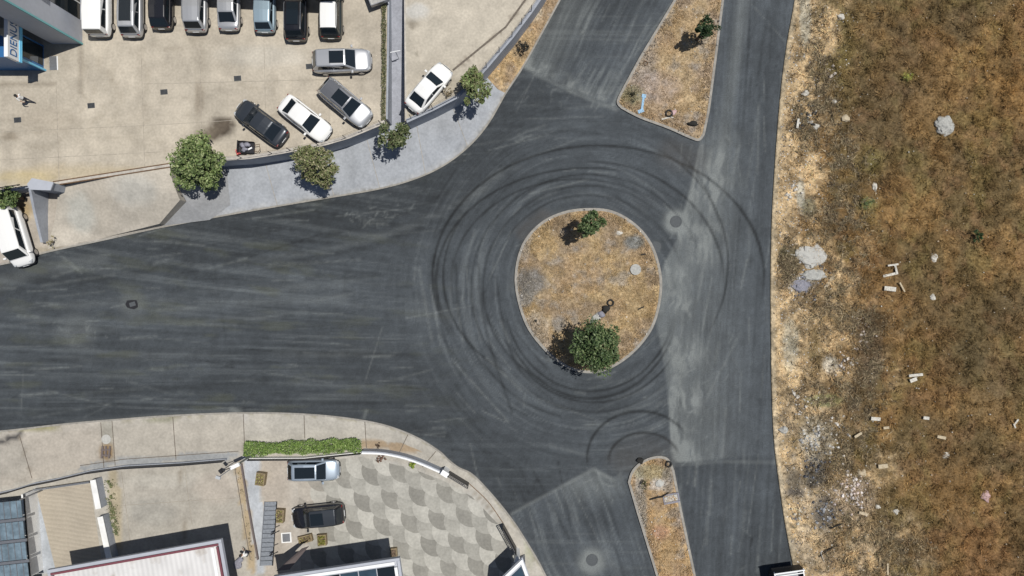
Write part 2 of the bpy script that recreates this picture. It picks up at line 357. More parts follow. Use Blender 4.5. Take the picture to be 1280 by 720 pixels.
    dust = np.clip(dust, 0, .85)
    # tyre marks
    sk = np.zeros(U.shape)
    def arc(cx, cy, rx, ry, a0, a1, w, k, rot=0):
        du, dv = U - cx, V - cy; c, s_ = math.cos(rot), math.sin(rot); du, dv = du * c + dv * s_, -du * s_ + dv * c
        q = np.hypot(du / rx, dv / ry); d = np.abs(q - 1) * (rx + ry) / 2; t = np.degrees(np.arctan2(dv, du)) % 360
        span = (a1 - a0) % 360 or 360; tt = (t - a0) % 360; f = np.where(tt < span, sst(0, 25, tt) * sst(span, span - 25, tt), 0)
        w = w * .68; return 2.7 * k * np.exp(-(d / w) ** 2) * f * (.65 + .5 * vn(t / 9, d * 0, 31))
    for a in ((748, 345, 207, 163, 150, 375, 2.6, .55), (735, 350, 190, 140, 150, 300, 2.4, .45), (722, 352, 158, 128, 160, 320, 2.4, .35), (735, 352, 170, 150, 260, 370, 2.6, .45), (730, 345, 176, 145, 120, 215, 2.2, .45),
              (735, 360, 146, 142, 130, 350, 2, .3), (735, 360, 131, 128, 100, 330, 2.5, .3), (735, 362, 120, 118, 200, 350, 2, .28), (738, 368, 112, 130, 20, 160, 2.4, .45), (742, 365, 122, 138, 30, 150, 2, .38), (738, 368, 108, 121, 15, 175, 2.2, .4), (742, 365, 140, 150, 40, 140, 2.2, .25),
              (800, 572, 66, 58, 165, 340, 2.6, .6), (805, 575, 44, 34, 170, 355, 2.6, .6), (750, 330, 160, 160, 285, 400, 2.2, .4), (700, 330, 205, 205, 300, 360, 2, .3)):
        sk += arc(*a)
    for pl in ([(598, 330), (603, 390), (618, 450), (640, 515)], [(570, 330), (575, 400), (600, 450), (650, 500), (700, 520)], [(620, 345), (632, 420), (655, 470), (690, 498)]):
        sk += .62 * np.exp(-(dseg(U, V, spline(pl, 5)) / 1.9) ** 2)
    for pl in ([(100, 352), (300, 318), (480, 275), (560, 240)], [(280, 330), (420, 318), (530, 285)], [(385, 348), (470, 343)], [(560, 545), (520, 538)], [(0, 460), (200, 440), (520, 445)], [(120, 492), (330, 478)], [(340, 335), (440, 325)]):
        sk += .5 * np.exp(-(dseg(U, V, spline(pl, 5)) / 4.5) ** 2) * fbm(U / 40, V / 8, 3, 40) * 1.5
    tone = tone * (1 - .60 * np.clip(sk, 0, 1))
    C = np.stack([tone * .85, tone * .985, tone * 1.12], -1)
    C = mix(C, np.array([.19, .205, .203]), dust * (1 - .6 * np.clip(sk, 0, 1)))
    ol = sst(.56, .75, fbm(U / 60, yc / 12, 4, 50)) * .18 * sst(640, 400, U) * sst(.0, .5, vn(U / 120, V / 60, 51))
    C = mix(C, np.array([.11, .115, .06]), ol)
    br = sst(30, 4, dseg(U, V, [(778, 575), (800, 562), (830, 568)])) * .2 + sst(30, 4, dseg(U, V, [(840, 192), (868, 200)])) * .25 + sst(16, 4, dseg(U, V, [(655, 290), (680, 272)])) * .35
    C = mix(C, np.array([.10, .085, .07]), br * (n1 + .3))
    # drop what lies well inside the pavements
    keep = ~(inpoly(U, V, offset(WALK_EDGE, 30) + [(768, -400), (-330, -400)]) & (dk > 30)) & ~(inpoly(U, V, SOUTH_EDGE + [(760, 1100), (-330, 1100)]) & (dk2 > 30)) & ~(U > 1030)
    ny, nx = U.shape; idx = np.arange(ny * nx).reshape(ny, nx)
    kc = keep[:-1, :-1] & keep[1:, 1:] & keep[1:, :-1] & keep[:-1, 1:]
    F = np.stack([idx[:-1, :-1], idx[:-1, 1:], idx[1:, 1:], idx[1:, :-1]], -1)[kc]
    used = np.zeros(ny * nx, bool); used[F.ravel()] = True; remap = np.cumsum(used) - 1
    Vv = np.stack([Xg.ravel(), Yg.ravel(), np.zeros(ny * nx)], -1)[used]
    o = npmesh('road', Vv, remap[F], C.reshape(-1, 3)[used], 'road'); tag(o, kind='structure')
road_sheet()
# ---------------------------------------------------------------- dry ground colours (albedo)
def field_col(U, V):
    ex = np.interp(V, [p[1] for p in FIELD_EDGE], [p[0] for p in FIELD_EDGE]); d = U - ex
    big = fbm(U / 70, V / 70, 4, 60); med = fbm(U / 22, V / 22, 4, 61); fine = fbm(U / 5, V / 5, 3, 62)
    c = mix(np.array([.20, .125, .055]), np.array([.125, .095, .05]), sst(.35, .62, big))
    c = mix(c, np.array([.29, .185, .08]), sst(.48, .68, fbm(U / 45, V / 60, 4, 63)) * .75)
    c = mix(c, np.array([.105, .082, .055]), sst(.50, .68, fbm(U / 40, V / 45, 4, 64)) * .5)
    c = mix(c, np.array([.17, .15, .06]), sst(.54, .68, fbm(U / 34, V / 40, 4, 65)) * .5)
    c = mix(c, np.array([.20, .115, .07]), sst(.58, .7, fbm(U / 18, V / 18, 4, 66)) * .4)
    for x, y, rx, ry, col, a in ((1040, 60, 30, 60, (.2, .19, .07), .5), (1078, 205, 22, 16, (.15, .17, .06), .6), (1080, 256, 13, 9, (.13, .2, .07), .8), (1132, 97, 7, 6, (.3, .32, .05), .9), (1240, 480, 40, 60, (.07, .065, .05), .5), (1200, 440, 40, 40, (.075, .07, .045), .5), (1250, 100, 40, 60, (.26, .15, .05), .5), (1130, 110, 50, 60, (.1, .075, .055), .45), (1220, 690, 60, 50, (.2, .10, .05), .5), (1120, 640, 50, 30, (.09, .08, .045), .5), (1030, 130, 12, 30, (.06, .05, .045), .6), (1010, 160, 10, 20, (.07, .085, .08), .6)):
        c = mix(c, np.array(col), a * np.exp(-((U - x) / rx) ** 2 - ((V - y) / ry) ** 2) * (.5 + fine))
    wid = 60 + 58 * sst(200, 420, V) + 60 * (fbm(V / 35, U / 60, 4, 67) - .5)
    s = sst(1.25, .35, d / wid + 1.6 * (med - .5))
    sandy = mix(np.array([.47, .365, .235]), np.array([.33, .255, .165]), sst(.3, .7, med))
    sandy = mix(sandy, np.array([.13, .10, .065]), sst(.52, .66, fbm(U / 11, V / 11, 4, 68)) * .8)
    c = mix(c, sandy, s)
    ash = s * sst(480, 560, V) * sst(.46, .6, fbm(U / 14, V / 18, 4, 69)); c = mix(c, np.array([.33, .31, .285]), ash * .4)
    for x, y, rx, ry, col, a in ((1018, 590, 16, 22, (.05, .055, .065), .8), (1030, 640, 14, 24, (.06, .065, .08), .7), (1020, 548, 20, 26, (.36, .36, .35), .7), (992, 600, 10, 20, (.09, .085, .08), .6), (993, 615, 12, 5, (.06, .06, .07), .7), (1000, 355, 17, 10, (.38, .39, .42), .75), (985, 325, 14, 22, (.06, .06, .04), .85), (1000, 245, 5, 20, (.34, .35, .34), .8), (1036, 455, 10, 12, (.38, .39, .40), .7), (987, 430, 10, 30, (.30, .31, .29), .6), (1084, 400, 26, 14, (.08, .06, .045), .7), (1085, 440, 16, 50, (.07, .055, .05), .7), (1075, 500, 20, 30, (.09, .07, .05), .6), (1030, 500, 22, 8, (.12, .17, .08), .6), (1006, 20, 7, 40, (.34, .36, .35), .6), (1010, 260, 9, 12, (.11, .13, .11), .7), (1060, 215, 24, 40, (.13, .10, .055), .6), (1066, 620, 26, 26, (.42, .36, .33), .45), (1040, 690, 16, 26, (.18, .13, .08), .6)):
        g = np.exp(-((U - x) / rx) ** 2 - ((V - y) / ry) ** 2); c = mix(c, np.array(col), a * sst(.15, .6, g * (.4 + 1.2 * fine)))
    c = mix(c, np.array([.40, .37, .31]), sst(9, 2, d) * .45)
    g_ = c.mean(-1, keepdims=True); c = g_ * .12 + c * .88
    g2 = np.array([.19, .14, .075]); c = c * .8 + g2 * .2 * (1 - s)[..., None] + c * .2 * s[..., None]
    return c * np.array([1.14, 1.07, .92]) * (1 - .10 * (1 - s))[..., None] * (.5 + 1.0 * fine)[..., None]
def field_sheet():
    vs = np.arange(-190, 880, 2.2); t = np.concatenate([np.linspace(0, 1, 150) ** 1.0 * 330, 330 + np.linspace(.02, 1, 30) ** 1.5 * 520])
    ex = np.interp(vs, [p[1] for p in FIELD_EDGE], [p[0] for p in FIELD_EDGE])
    U = ex[:, None] + t[None, :]; V = np.repeat(vs[:, None], len(t), 1)
    d = U - ex[:, None]
    Z = .10 + .22 * sst(5, 120, d) * fbm(U / 50, V / 50, 3, 70) + sst(2, 14, d) * .14 * (fbm(U / 9, V / 9, 3, 71) - .3)
    Z = Z - .32 * sst(420, 850, d)
    C = field_col(U, V)
    X = (U - 640) / S; Y = (360 - V) / S
    # skirt down to the road, colour darkened as painted edge shadow
    X = np.concatenate([X[:, :1] - .01, X], 1); Y = np.concatenate([Y[:, :1], Y], 1); Z = np.concatenate([np.full((len(vs), 1), -.05), Z], 1); C = np.concatenate([C[:, :1] * .5, C], 1)
    ny, nx = X.shape; idx = np.arange(ny * nx).reshape(ny, nx)
    F = np.stack([idx[:-1, :-1], idx[1:, :-1], idx[1:, 1:], idx[:-1, 1:]], -1).reshape(-1, 4)
    o = npmesh('field', np.stack([X, Y, Z], -1).reshape(-1, 3), F, C.reshape(-1, 3), 'soil', True); tag(o, kind='structure')
    return
field_sheet()
def field_z(U, V):
    ex = np.interp(V, [p[1] for p in FIELD_EDGE], [p[0] for p in FIELD_EDGE]); d = U - ex
    return .10 + .22 * sst(5, 120, d) * fbm(U / 50, V / 50, 3, 70) + sst(2, 14, d) * .14 * (fbm(U / 9, V / 9, 3, 71) - .3) - .32 * sst(420, 850, d)
def island_col(cold, seed=0, patches=()):
    def f(U, V, X, Y):
        med = fbm(U / 20, V / 20, 4, 80 + seed); fine = fbm(U / 5, V / 5, 3, 81 + seed)
        c = mix(np.array(cold), np.array(cold) * np.array([.78, .80, .95]), sst(.35, .65, med))
        c = mix(c, np.array([.37, .265, .155]), sst(.5, .7, fbm(U / 30, V / 30, 4, 82 + seed)) * .5)
        c = mix(c, np.array([.28, .27, .26]), sst(.60, .72, fbm(U / 13, V / 13, 4, 83 + seed)) * .5)
        for x, y, rx, ry, col, a in patches:
            g = np.exp(-((U - x) / rx) ** 2 - ((V - y) / ry) ** 2); c = mix(c, np.array(col), a * sst(.15, .6, g * (.5 + fine)))
        return c * (.6 + .8 * fine)[..., None]
    return f
DRY = (.36, .27, .155)
isl_fn = island_col(DRY, 0, ((664, 352, 20, 16, (.21, .20, .19), .95), (655, 300, 9, 26, (.27, .25, .23), .6), (657, 372, 10, 12, (.22, .22, .22), .8), (698, 405, 9, 10, (.24, .23, .22), .8), (792, 303, 12, 9, (.17, .18, .18), .9), (672, 408, 14, 20, (.36, .32, .27), .6), (676, 430, 14, 12, (.36, .31, .26), .5)))
medn_fn = island_col((.37, .28, .17), 5, ((800, 80, 20, 40, (.32, .29, .26), .5), (820, 110, 30, 20, (.33, .27, .24), .5), (790, 120, 14, 12, (.2, .2, .12), .6)))
meds_fn = island_col((.38, .27, .15), 9, ((800, 640, 8, 60, (.30, .28, .25), .8), (815, 590, 22, 10, (.24, .23, .15), .6), (835, 600, 8, 18, (.2, .19, .18), .7), (822, 605, 10, 8, (.42, .4, .38), .7), (825, 665, 10, 10, (.42, .24, .18), .5)))
def dome(poly, h):
    def f(X, Y):
        d = dseg(X, Y, poly + poly[:1]); return .115 + h * sst(0, 1.6, d) + .05 * sst(.1, .5, d) * fbm(X * 1.5, Y * 1.5, 3, 90)
    return f
ISLp, MNp, MSp = px(ISLAND), px(MED_N), px(MED_S)
for nm, pl, fn, h in (('traffic_island', ISLp, isl_fn, .12), ('median', MNp, medn_fn, .1), ('median', MSp, meds_fn, .1)):
    sheet(nm, pl, .115, fn, .22, 'soil', depth=.15, zfn=dome(pl, h))
mb = MB(); mb.strip(ISLp, .22, -.02, .15, 'kerb', closed=True); tag(mb.build('island_kerb'), kind='structure')
for pl in (MNp, MSp):
    mb = MB(); mb.strip(pl, .2, -.02, .15, 'kerb', closed=True); tag(mb.build('median_kerb'), kind='structure')
# verge between the retaining wall and the north road
VERGE = [(622, 112), (632, 117), (656, 80), (700, 0), (768, -125), (700, -125), (668, 10), (640, 50), (618, 76), (604, 92)]
verge_fn = island_col((.40, .29, .16), 14, ((668, 12, 9, 14, (.5, .45, .36), .7), (652, 62, 12, 14, (.16, .13, .10), .5)))
VGp = px(VERGE); sheet('verge', VGp, .135, verge_fn, .25, 'soil', depth=.2)
# ---------------------------------------------------------------- dry grass
def grass(areas, name):
    Vs, Cs = [], []
    for U, V, z, C, hgt, lean in areas:
        n = len(U); X = (U - 640) / S; Y = (360 - V) / S
        for b in range(3):
            a = rng.random(n) * 6.283; h = hgt * (.5 + rng.random(n)); w = .012 + .022 * rng.random(n); ln = lean * (.3 + rng.random(n)) * h
            ox, oy = (rng.random(n) - .5) * .16, (rng.random(n) - .5) * .16
            bx, by = X + ox, Y + oy; wx, wy = np.cos(a + 1.57) * w, np.sin(a + 1.57) * w
            Vs.append(np.stack([np.stack([bx - wx, by - wy, z - .01], -1), np.stack([bx + wx, by + wy, z - .01], -1), np.stack([bx + np.cos(a) * ln, by + np.sin(a) * ln, z + h], -1)], 1).reshape(-1, 3))
            k = (.45 + 1.05 * rng.random(n))[:, None]; Cs.append(np.repeat(C * k, 3, 0))
    Vv = np.concatenate(Vs); F = np.arange(len(Vv)).reshape(-1, 3)
    o = npmesh(name, Vv, F, np.concatenate(Cs), 'grass'); return tag(o, kind='stuff')
def scatter(poly, n):
    p = np.array(poly); lo, hi = p.min(0), p.max(0)
    U = lo[0] + (hi[0] - lo[0]) * rng.random(n * 2); V = lo[1] + (hi[1] - lo[1]) * rng.random(n * 2)
    m = inpoly(U, V, poly); return U[m], V[m]
def fld(n):
    V = -120 + 960 * rng.random(n); ex = np.interp(V, [p[1] for p in FIELD_EDGE], [p[0] for p in FIELD_EDGE]); U = ex + 6 + 420 * rng.random(n)
    d = U - ex; ok = rng.random(n) < .25 + .75 * sst(25, 90, d) * (.35 + 1.1 * sst(.35, .6, fbm(U / 14, V / 14, 3, 95)))
    U, V = U[ok], V[ok]; return U, V, field_z(U, V), field_col(U, V) * np.array([1.45, 1.4, 1.3]), .06 + .33 * sst(.4, .75, fbm(U / 7, V / 7, 4, 97)) ** 1.5, 1.1
def isl(poly, n, fn, z=.24):
    U, V = scatter(offset(poly, 0), n); m = dseg(U, V, list(poly) + [poly[0]]) > 3; U, V = U[m], V[m]
    ok = rng.random(len(U)) < .3 + .9 * sst(.4, .6, fbm(U / 9, V / 9, 3, 96)); U, V = U[ok], V[ok]
    return U, V, np.full(len(U), z), fn(U, V, 0, 0) * np.array([1.2, 1.15, 1.05]), np.full(len(U), .09), 1.4
def brush(n):
    C = [(1025, 75, 14, 50), (1008, 150, 16, 30), (1030, 130, 16, 26), (1050, 190, 26, 40), (1060, 240, 30, 40), (1040, 280, 40, 20), (1045, 330, 40, 40), (1040, 390, 40, 30), (1080, 405, 26, 16), (1085, 450, 16, 50), (1040, 480, 40, 30), (1075, 520, 20, 40), (1030, 540, 40, 40), (1055, 580, 30, 40), (1060, 660, 40, 40), (1080, 700, 40, 30), (1120, 690, 40, 30), (985, 330, 10, 22)]
    k = rng.integers(len(C), size=n); C = np.array(C, float)[k]; U = C[:, 0] + rng.normal(size=n) * C[:, 2] * .6; V = C[:, 1] + rng.normal(size=n) * C[:, 3] * .6
    ex = np.interp(V, [p[1] for p in FIELD_EDGE], [p[0] for p in FIELD_EDGE]); ok = (U > ex + 8) & (vn(U / 7, V / 7, 98) > .45); U, V = U[ok], V[ok]
    cs = np.array([(.07, .055, .04), (.12, .09, .06), (.30, .23, .14), (.42, .34, .22), (.2, .17, .1)])[rng.integers(5, size=len(U))]
    return U, V, field_z(U, V), cs, .08 + .17 * rng.random(len(U)), 1.7
tag(grass([brush(26000)], 'dry_brush'), 'tangled dry brushwood and straw along the sandy edge of the field', 'brushwood')
tag(grass([fld(190000)], 'dry_grass'), 'long brown dry grass covering the open field beside the road', 'grass')
tag(grass([isl(ISLAND, 14000, isl_fn)], 'dry_grass'), 'short golden dry grass on the round traffic island', 'grass')
tag(grass([isl(MED_N, 12000, medn_fn, .22), isl(MED_S, 10000, meds_fn, .22), isl(VERGE, 5000, verge_fn, .14)], 'dry_grass'), 'short dry grass on the two pointed medians and the verge', 'grass')
# loose rubble and litter
def rubble(name, spots, label, cat):
    mb_v, mb_f, cols = [], [], []; k = 0
    for x, y, z, s, c in spots:
        n = 7; a0 = rng.random() * 6
        for i in range(n):
            r = s * (.6 + .5 * rng.random()); a = a0 + i * 6.283 / n; mb_v.append((x + r * math.cos(a), y + r * math.sin(a) * (.6 + .4 * rng.random()), z - .02))
        for i in range(n):
            r = s * (.35 + .3 * rng.random()); a = a0 + i * 6.283 / n; mb_v.append((x + r * math.cos(a), y + r * math.sin(a), z + s * (.35 + .4 * rng.random())))
        for i in range(n): mb_f.append((k + i, k + (i + 1) % n, k + n + (i + 1) % n, k + n + i))
        mb_f.append(tuple(k + n + i for i in range(n))); k += 2 * n; cols += [c] * (2 * n)
    o = npmesh(name, np.array(mb_v), mb_f, np.array(cols), 'sheet'); return tag(o, label, cat, kind='stuff')
sp = []
for i in range(3200):
    V = rng.random() * 760 - 20; ex = np.interp(V, [p[1] for p in FIELD_EDGE], [p[0] for p in FIELD_EDGE]); d = abs(rng.normal()) * (40 + 25 * (V > 400)) + 4; U = ex + d
    c = [(.55, .52, .46), (.36, .35, .33), (.5, .42, .32), (.16, .15, .15), (.62, .6, .56)][rng.integers(5)]
    sp.append(((U - 640) / S, (360 - V) / S, float(field_z(np.array(U), np.array(V))), .035 + .07 * rng.random() ** 2.5, c))
for i in range(260):
    V = rng.random() * 740; U = 1080 + rng.random() * 260
    sp.append(((U - 640) / S, (360 - V) / S, float(field_z(np.array(U), np.array(V))) + .1, .03 + .06 * rng.random() ** 2, [(.6, .57, .5), (.5, .42, .32)][rng.integers(2)]))
for cx, cy, r, n, cs in ((1066, 612, 19, 170, [(.66, .62, .60), (.6, .52, .50), (.5, .46, .44)]), (1040, 90, 10, 30, [(.5, .45, .4)]), (1055, 455, 14, 40, [(.55, .5, .45), (.3, .27, .24)]), (1000, 505, 16, 40, [(.5, .48, .44)]), (1045, 540, 20, 60, [(.6, .57, .52), (.2, .2, .2)]), (995, 640, 12, 40, [(.2, .2, .22), (.5, .47, .4)]), (990, 240, 12, 30, [(.5, .47, .42)]), (1018, 548, 22, 120, [(.5, .49, .46), (.3, .3, .3)]), (1000, 355, 15, 80, [(.45, .46, .50), (.2, .2, .22)]), (1022, 345, 14, 60, [(.3, .3, .31), (.1, .1, .1)]), (1020, 585, 16, 80, [(.06, .065, .08), (.16, .17, .19)]), (1030, 640, 16, 70, [(.08, .085, .10), (.25, .26, .28)]), (1009, 150, 15, 80, [(.10, .11, .11), (.05, .05, .05), (.5, .5, .48)]), (1075, 420, 20, 60, [(.45, .40, .36), (.2, .16, .13)]), (1050, 605, 20, 50, [(.5, .45, .40)])):
    for i in range(n):
        U = cx + rng.normal() * r * .5; V = cy + rng.normal() * r * .6
        sp.append(((U - 640) / S, (360 - V) / S, float(field_z(np.array(U), np.array(V))) + .03, .05 + .17 * rng.random() ** 2.5, cs[rng.integers(len(cs))]))
rubble('rubble', sp, 'loose stones, ash and small litter strewn along the field edge', 'rubble')
sp = []
for pl, n, z in ((ISLAND, 170, .24), (MED_N, 200, .22), (MED_S, 170, .22), (VERGE, 60, .14)):
    U, V = scatter(pl, n)
    for u, v in zip(U, V): sp.append(((u - 640) / S, (360 - v) / S, z, .03 + .08 * rng.random() ** 3, [(.58, .55, .5), (.36, .35, .33), (.5, .4, .3), (.1, .1, .1)][rng.integers(4)]))
rubble('rubble', sp, 'small stones and litter scattered on the islands and the verge', 'rubble')
# ================================================================ PAVEMENTS AND YARDS
def blend(c, U, V, poly, col, w=1.0):
    return np.where(inpoly(U, V, poly)[..., None], mix(c, np.array(col) * .80 * (.86 + .28 * fbm(U / 25, V / 25, 4, 98))[..., None], np.full(U.shape, w)), c)
def spot(c, U, V, x, y, rx, ry, col, a, rot=0):
    du, dv = U - x, V - y; cs, sn = math.cos(R(rot)), math.sin(R(rot)); du, dv = du * cs + dv * sn, -du * sn + dv * cs
    g = np.exp(-(du / rx) ** 2 - (dv / ry) ** 2); return mix(c, np.array(col) * .82, a * sst(.15, .65, g * (.6 + .8 * fbm(U / 9, V / 9, 3, 99))))
def line(c, U, V, pts, w, col, a):
    return mix(c, np.array(col), a * sst(w, w * .3, dseg(U, V, pts)))
def base(U, V, col, amt=.14, seed=100):
    n = fbm(U / 90, V / 90, 5, seed); m = fbm(U / 14, V / 14, 4, seed + 1); return np.array(col) * .80 * np.array([1.0, .985, .985]) * (1 + amt * 3.6 * (n - .5) + amt * 2.4 * (m - .5))[..., None]
def north_pave(U, V, X, Y):
    c = base(U, V, (.385, .412, .447), .045, 101)
    left = inpoly(U, V, [(-400, 500), (-400, -300), (160, -300), (214, 205), (234, 252), (200, 290), (0, 420)])
    c = np.where(left[..., None], base(U, V, (.47, .43, .37), .14, 103), c)
    c = blend(c, U, V, [(234, 250), (280, 262), (262, 290), (200, 292), (207, 278)], (.31, .31, .32), .7)
    dk = dseg(U, V, WALK_EDGE); n = fbm(U / 6, V / 6, 3, 104)
    c = mix(c, np.array([.42, .41, .38]), sst(9, 2, dk) * .6 * n); c = mix(c, np.array([.16, .15, .13]), sst(2.2, .4, dk) * .7 * sst(.4, .6, n))
    c = spot(c, U, V, 15, 262, 30, 14, (.42, .31, .15), .8); c = spot(c, U, V, 70, 312, 30, 5, (.34, .29, .2), .6); c = spot(c, U, V, 20, 335, 40, 8, (.4, .32, .28), .3)
    c = spot(c, U, V, 305, 203, 12, 3, (.6, .6, .58), .5); c = spot(c, U, V, 560, 150, 30, 18, (.35, .36, .38), .4); c = spot(c, U, V, 440, 215, 40, 12, (.36, .38, .41), .4)
    for l in ([(330, 200), (345, 262)], [(455, 178), (470, 238)], [(560, 145), (580, 190)]): c = line(c, U, V, l, 1.6, (.27, .28, .30), .45)
    return c
NP = WALK_EDGE[:[i for i, p in enumerate(WALK_EDGE) if abs(p[0] - 632) < .5][0] + 1] + [(622, 112), (604, 92), (590, 60), (500, -60), (484, -220), (-330, -220)]
sheet('pavement', px(NP), PAV, north_pave, .4, depth=.25)
def south_pave(U, V, X, Y):
    c = base(U, V, (.46, .44, .39), .10, 110)
    ds = dseg(U, V, SOUTH_EDGE); n = fbm(U / 8, V / 8, 4, 111)
    c = blend(c, U, V, [(-40, 530), (28, 530), (45, 600), (-40, 620)], (.42, .38, .33), .8)
    c = blend(c, U, V, [(26, 530), (130, 520), (134, 578), (40, 600)], (.47, .42, .36), .7)
    c = blend(c, U, V, [(140, 520), (304, 512), (304, 566), (140, 574)], (.47, .43, .37), .6)
    c = blend(c, U, V, [(126, 520), (140, 520), (144, 578), (130, 580)], (.36, .34, .29), .8)
    c = spot(c, U, V, 133, 565, 9, 12, (.26, .17, .08), .9)
    c = blend(c, U, V, [(100, 581), (155, 573), (300, 563), (300, 573), (155, 582), (100, 590)], (.30, .32, .34), .8)
    c = blend(c, U, V, [(140, 590), (300, 578), (318, 700), (146, 700)], (.43, .40, .35), .85)
    c = spot(c, U, V, 190, 640, 30, 18, (.33, .32, .29), .6); c = spot(c, U, V, 210, 600, 50, 10, (.50, .48, .43), .4); c = spot(c, U, V, 270, 610, 30, 20, (.48, .42, .36), .5)
    c = blend(c, U, V, [(134, 590), (148, 588), (154, 680), (142, 690)], (.43, .37, .26), .9)
    c = blend(c, U, V, [(294, 580), (303, 578), (325, 720), (313, 720)], (.44, .35, .23), .95)
    c = blend(c, U, V, [(303, 574), (324, 573), (335, 720), (323, 720)], (.50, .53, .57), .95)
    c = blend(c, U, V, [(36, 614), (48, 608), (78, 720), (44, 720)], (.43, .46, .50), .95)
    yard = [(326, 573), (452, 568), (512, 582), (556, 600), (590, 618), (632, 662), (655, 730), (655, 900), (340, 900)]
    c = np.where(inpoly(U, V, yard)[..., None], base(U, V, (.49, .48, .44), .08, 113), c)
    w = sst(395, 350, U + 14 * (n - .5)) * inpoly(U, V, yard); c = mix(c, np.array([.37, .325, .275]), w * .85)
    w = sst(470, 500, U) * sst(545, 510, U) * sst(672, 700, V); c = mix(c, np.array([.37, .31, .265]), w * .8)
    c = blend(c, U, V, [(452, 551), (500, 553), (524, 563), (520, 568), (480, 562), (452, 562)], (.37, .27, .17), .85)
    c = mix(c, np.array([.45, .43, .39]), sst(14, 3, ds) * .5 * n); c = line(c, U, V, [(-60, 568), (0, 552), (27, 543)], 4.5, (.03, .03, .035), .9)
    c = mix(c, np.array([.22, .20, .13]), sst(5, .5, ds) * sst(.48, .62, fbm(U / 10, V / 10, 4, 115)) * .8)
    c = spot(c, U, V, 45, 535, 26, 4, (.30, .28, .15), .8); c = spot(c, U, V, 200, 525, 20, 3, (.25, .25, .16), .6); c = spot(c, U, V, 662, 680, 6, 30, (.35, .36, .24), .5)
    c = spot(c, U, V, 455, 515, 10, 12, (.5, .48, .46), .3); c = spot(c, U, V, 15, 575, 30, 22, (.38, .36, .32), .4)
    for l in ([(24, 545), (40, 598)], [(304, 514), (306, 566)], [(585, 612), (606, 628), (634, 664)], [(140, 530), (143, 572)], [(225, 590), (232, 680)]): c = line(c, U, V, l, 1.5, (.20, .17, .13), .6)
    c = spot(c, U, V, 306, 516, 5, 10, (.6, .58, .55), .6)
    return c
sheet('pavement', px(SOUTH_EDGE + [(760, 1000), (-330, 1000)]), PAV, south_pave, .36, depth=.25)
def lot_col(U, V, X, Y):
    c = base(U, V, (.50, .455, .375), .13, 120)
    ck = fbm(U / 8 + V / 60, V / 80, 4, 121); c = c * (1 + .12 * (ck - .5))[..., None]
    for l, w, a in (([(101, 55), (101, 120)], 1.6, .5), ([(250, 60), (248, 170)], 5, .22), ([(176, 60), (180, 150)], 9, .15), ([(60, 165), (300, 105), (470, 95)], 2, .15), ([(0, 106), (68, 106)], 1.6, .6), ([(340, 60), (342, 120)], 2, .15), ([(70, 150), (72, 215)], 4, .2), ([(0, 150), (180, 148)], 2, .12)):
        c = line(c, U, V, l, w, (.20, .17, .13), a)
    for i in range(16):   # worn curving tyre tracks
        x, y = rng.random() * 300 + 20, 60 + rng.random() * 140; a = rng.normal() * .5 + (0 if i % 2 else .5); L = 40 + 60 * rng.random()
        pl = spline([(x, y), (x + L * .5 * math.cos(a), y - L * .5 * math.sin(a)), (x + L * math.cos(a + .5), y - L * math.sin(a + .5))], 5)
        c = line(c, U, V, pl, 2.4, (.30, .26, .20), .28)
    c = spot(c, U, V, 279, 159, 15, 13, (.07, .055, .042), 1.0); c = spot(c, U, V, 264, 167, 28, 10, (.13, .105, .08), .95, -32); c = spot(c, U, V, 252, 172, 20, 8, (.24, .20, .15), .6, -32)
    c = spot(c, U, V, 248, 122, 6, 22, (.25, .21, .16), .6); c = spot(c, U, V, 100, 215, 90, 10, (.50, .41, .26), .5); c = spot(c, U, V, 30, 222, 40, 8, (.50, .41, .22), .6)
    c = spot(c, U, V, 330, 70, 60, 14, (.54, .51, .45), .5); c = spot(c, U, V, 140, 170, 60, 30, (.47, .42, .34), .4); c = spot(c, U, V, 60, 150, 40, 18, (.46, .40, .32), .4); c = spot(c, U, V, 246, 48, 14, 8, (.33, .29, .23), .5); c = spot(c, U, V, 12, 170, 14, 4, (.22, .18, .13), .6)
    c = spot(c, U, V, 48, 164, 8, 3, (.2, .17, .12), .6)
    return c
LOTP = [(-330, 290), (-60, 246), (40, 231), (66, 229), (212, 206), (282, 197), (313, 195), (350, 189), (407, 178), (436, 169.5), (482, 151), (485, 0), (487, -230), (-330, -230)]
sheet('yard', px(LOTP, LOT), LOT, lot_col, .36, depth=1.95)
def mid_col(U, V, X, Y):
    c = base(U, V, (.52, .48, .40), .11, 130); c = c * (1 + .12 * (fbm(U / 70, V / 4, 3, 131) - .5))[..., None]
    c = line(c, U, V, [(662, -6), (632, 34), (566, 88)], 1.5, (.16, .13, .10), .75)
    c = spot(c, U, V, 522, 14, 16, 10, (.58, .57, .54), .8); c = spot(c, U, V, 516, 30, 6, 6, (.22, .19, .15), .7); c = spot(c, U, V, 520, 66, 4, 3, (.18, .16, .12), .7); c = spot(c, U, V, 575, 105, 20, 10, (.40, .36, .28), .5); c = spot(c, U, V, 503, 80, 3, 80, (.45, .47, .42), .6)
    return c
MIDP = [(506, 152), (541, 136), (570, 121), (590, 104), (608, 83), (640, 45), (664, 13), (678, -8), (748, -125), (748, -230), (505, -230), (505, 0)]
sheet('yard', px(MIDP, LOT), LOT, mid_col, .36, depth=1.95)
gy0, gy1 = P(140, 219, LOT), P(134, 297, .15)
def slope_between(a, b, za, zb):
    ax = Vector((b.x - a.x, b.y - a.y)); L2 = ax.length_squared
    return lambda X, Y: za + (zb - za) * np.clip(((X - a.x) * ax.x + (Y - a.y) * ax.y) / L2, 0, 1)
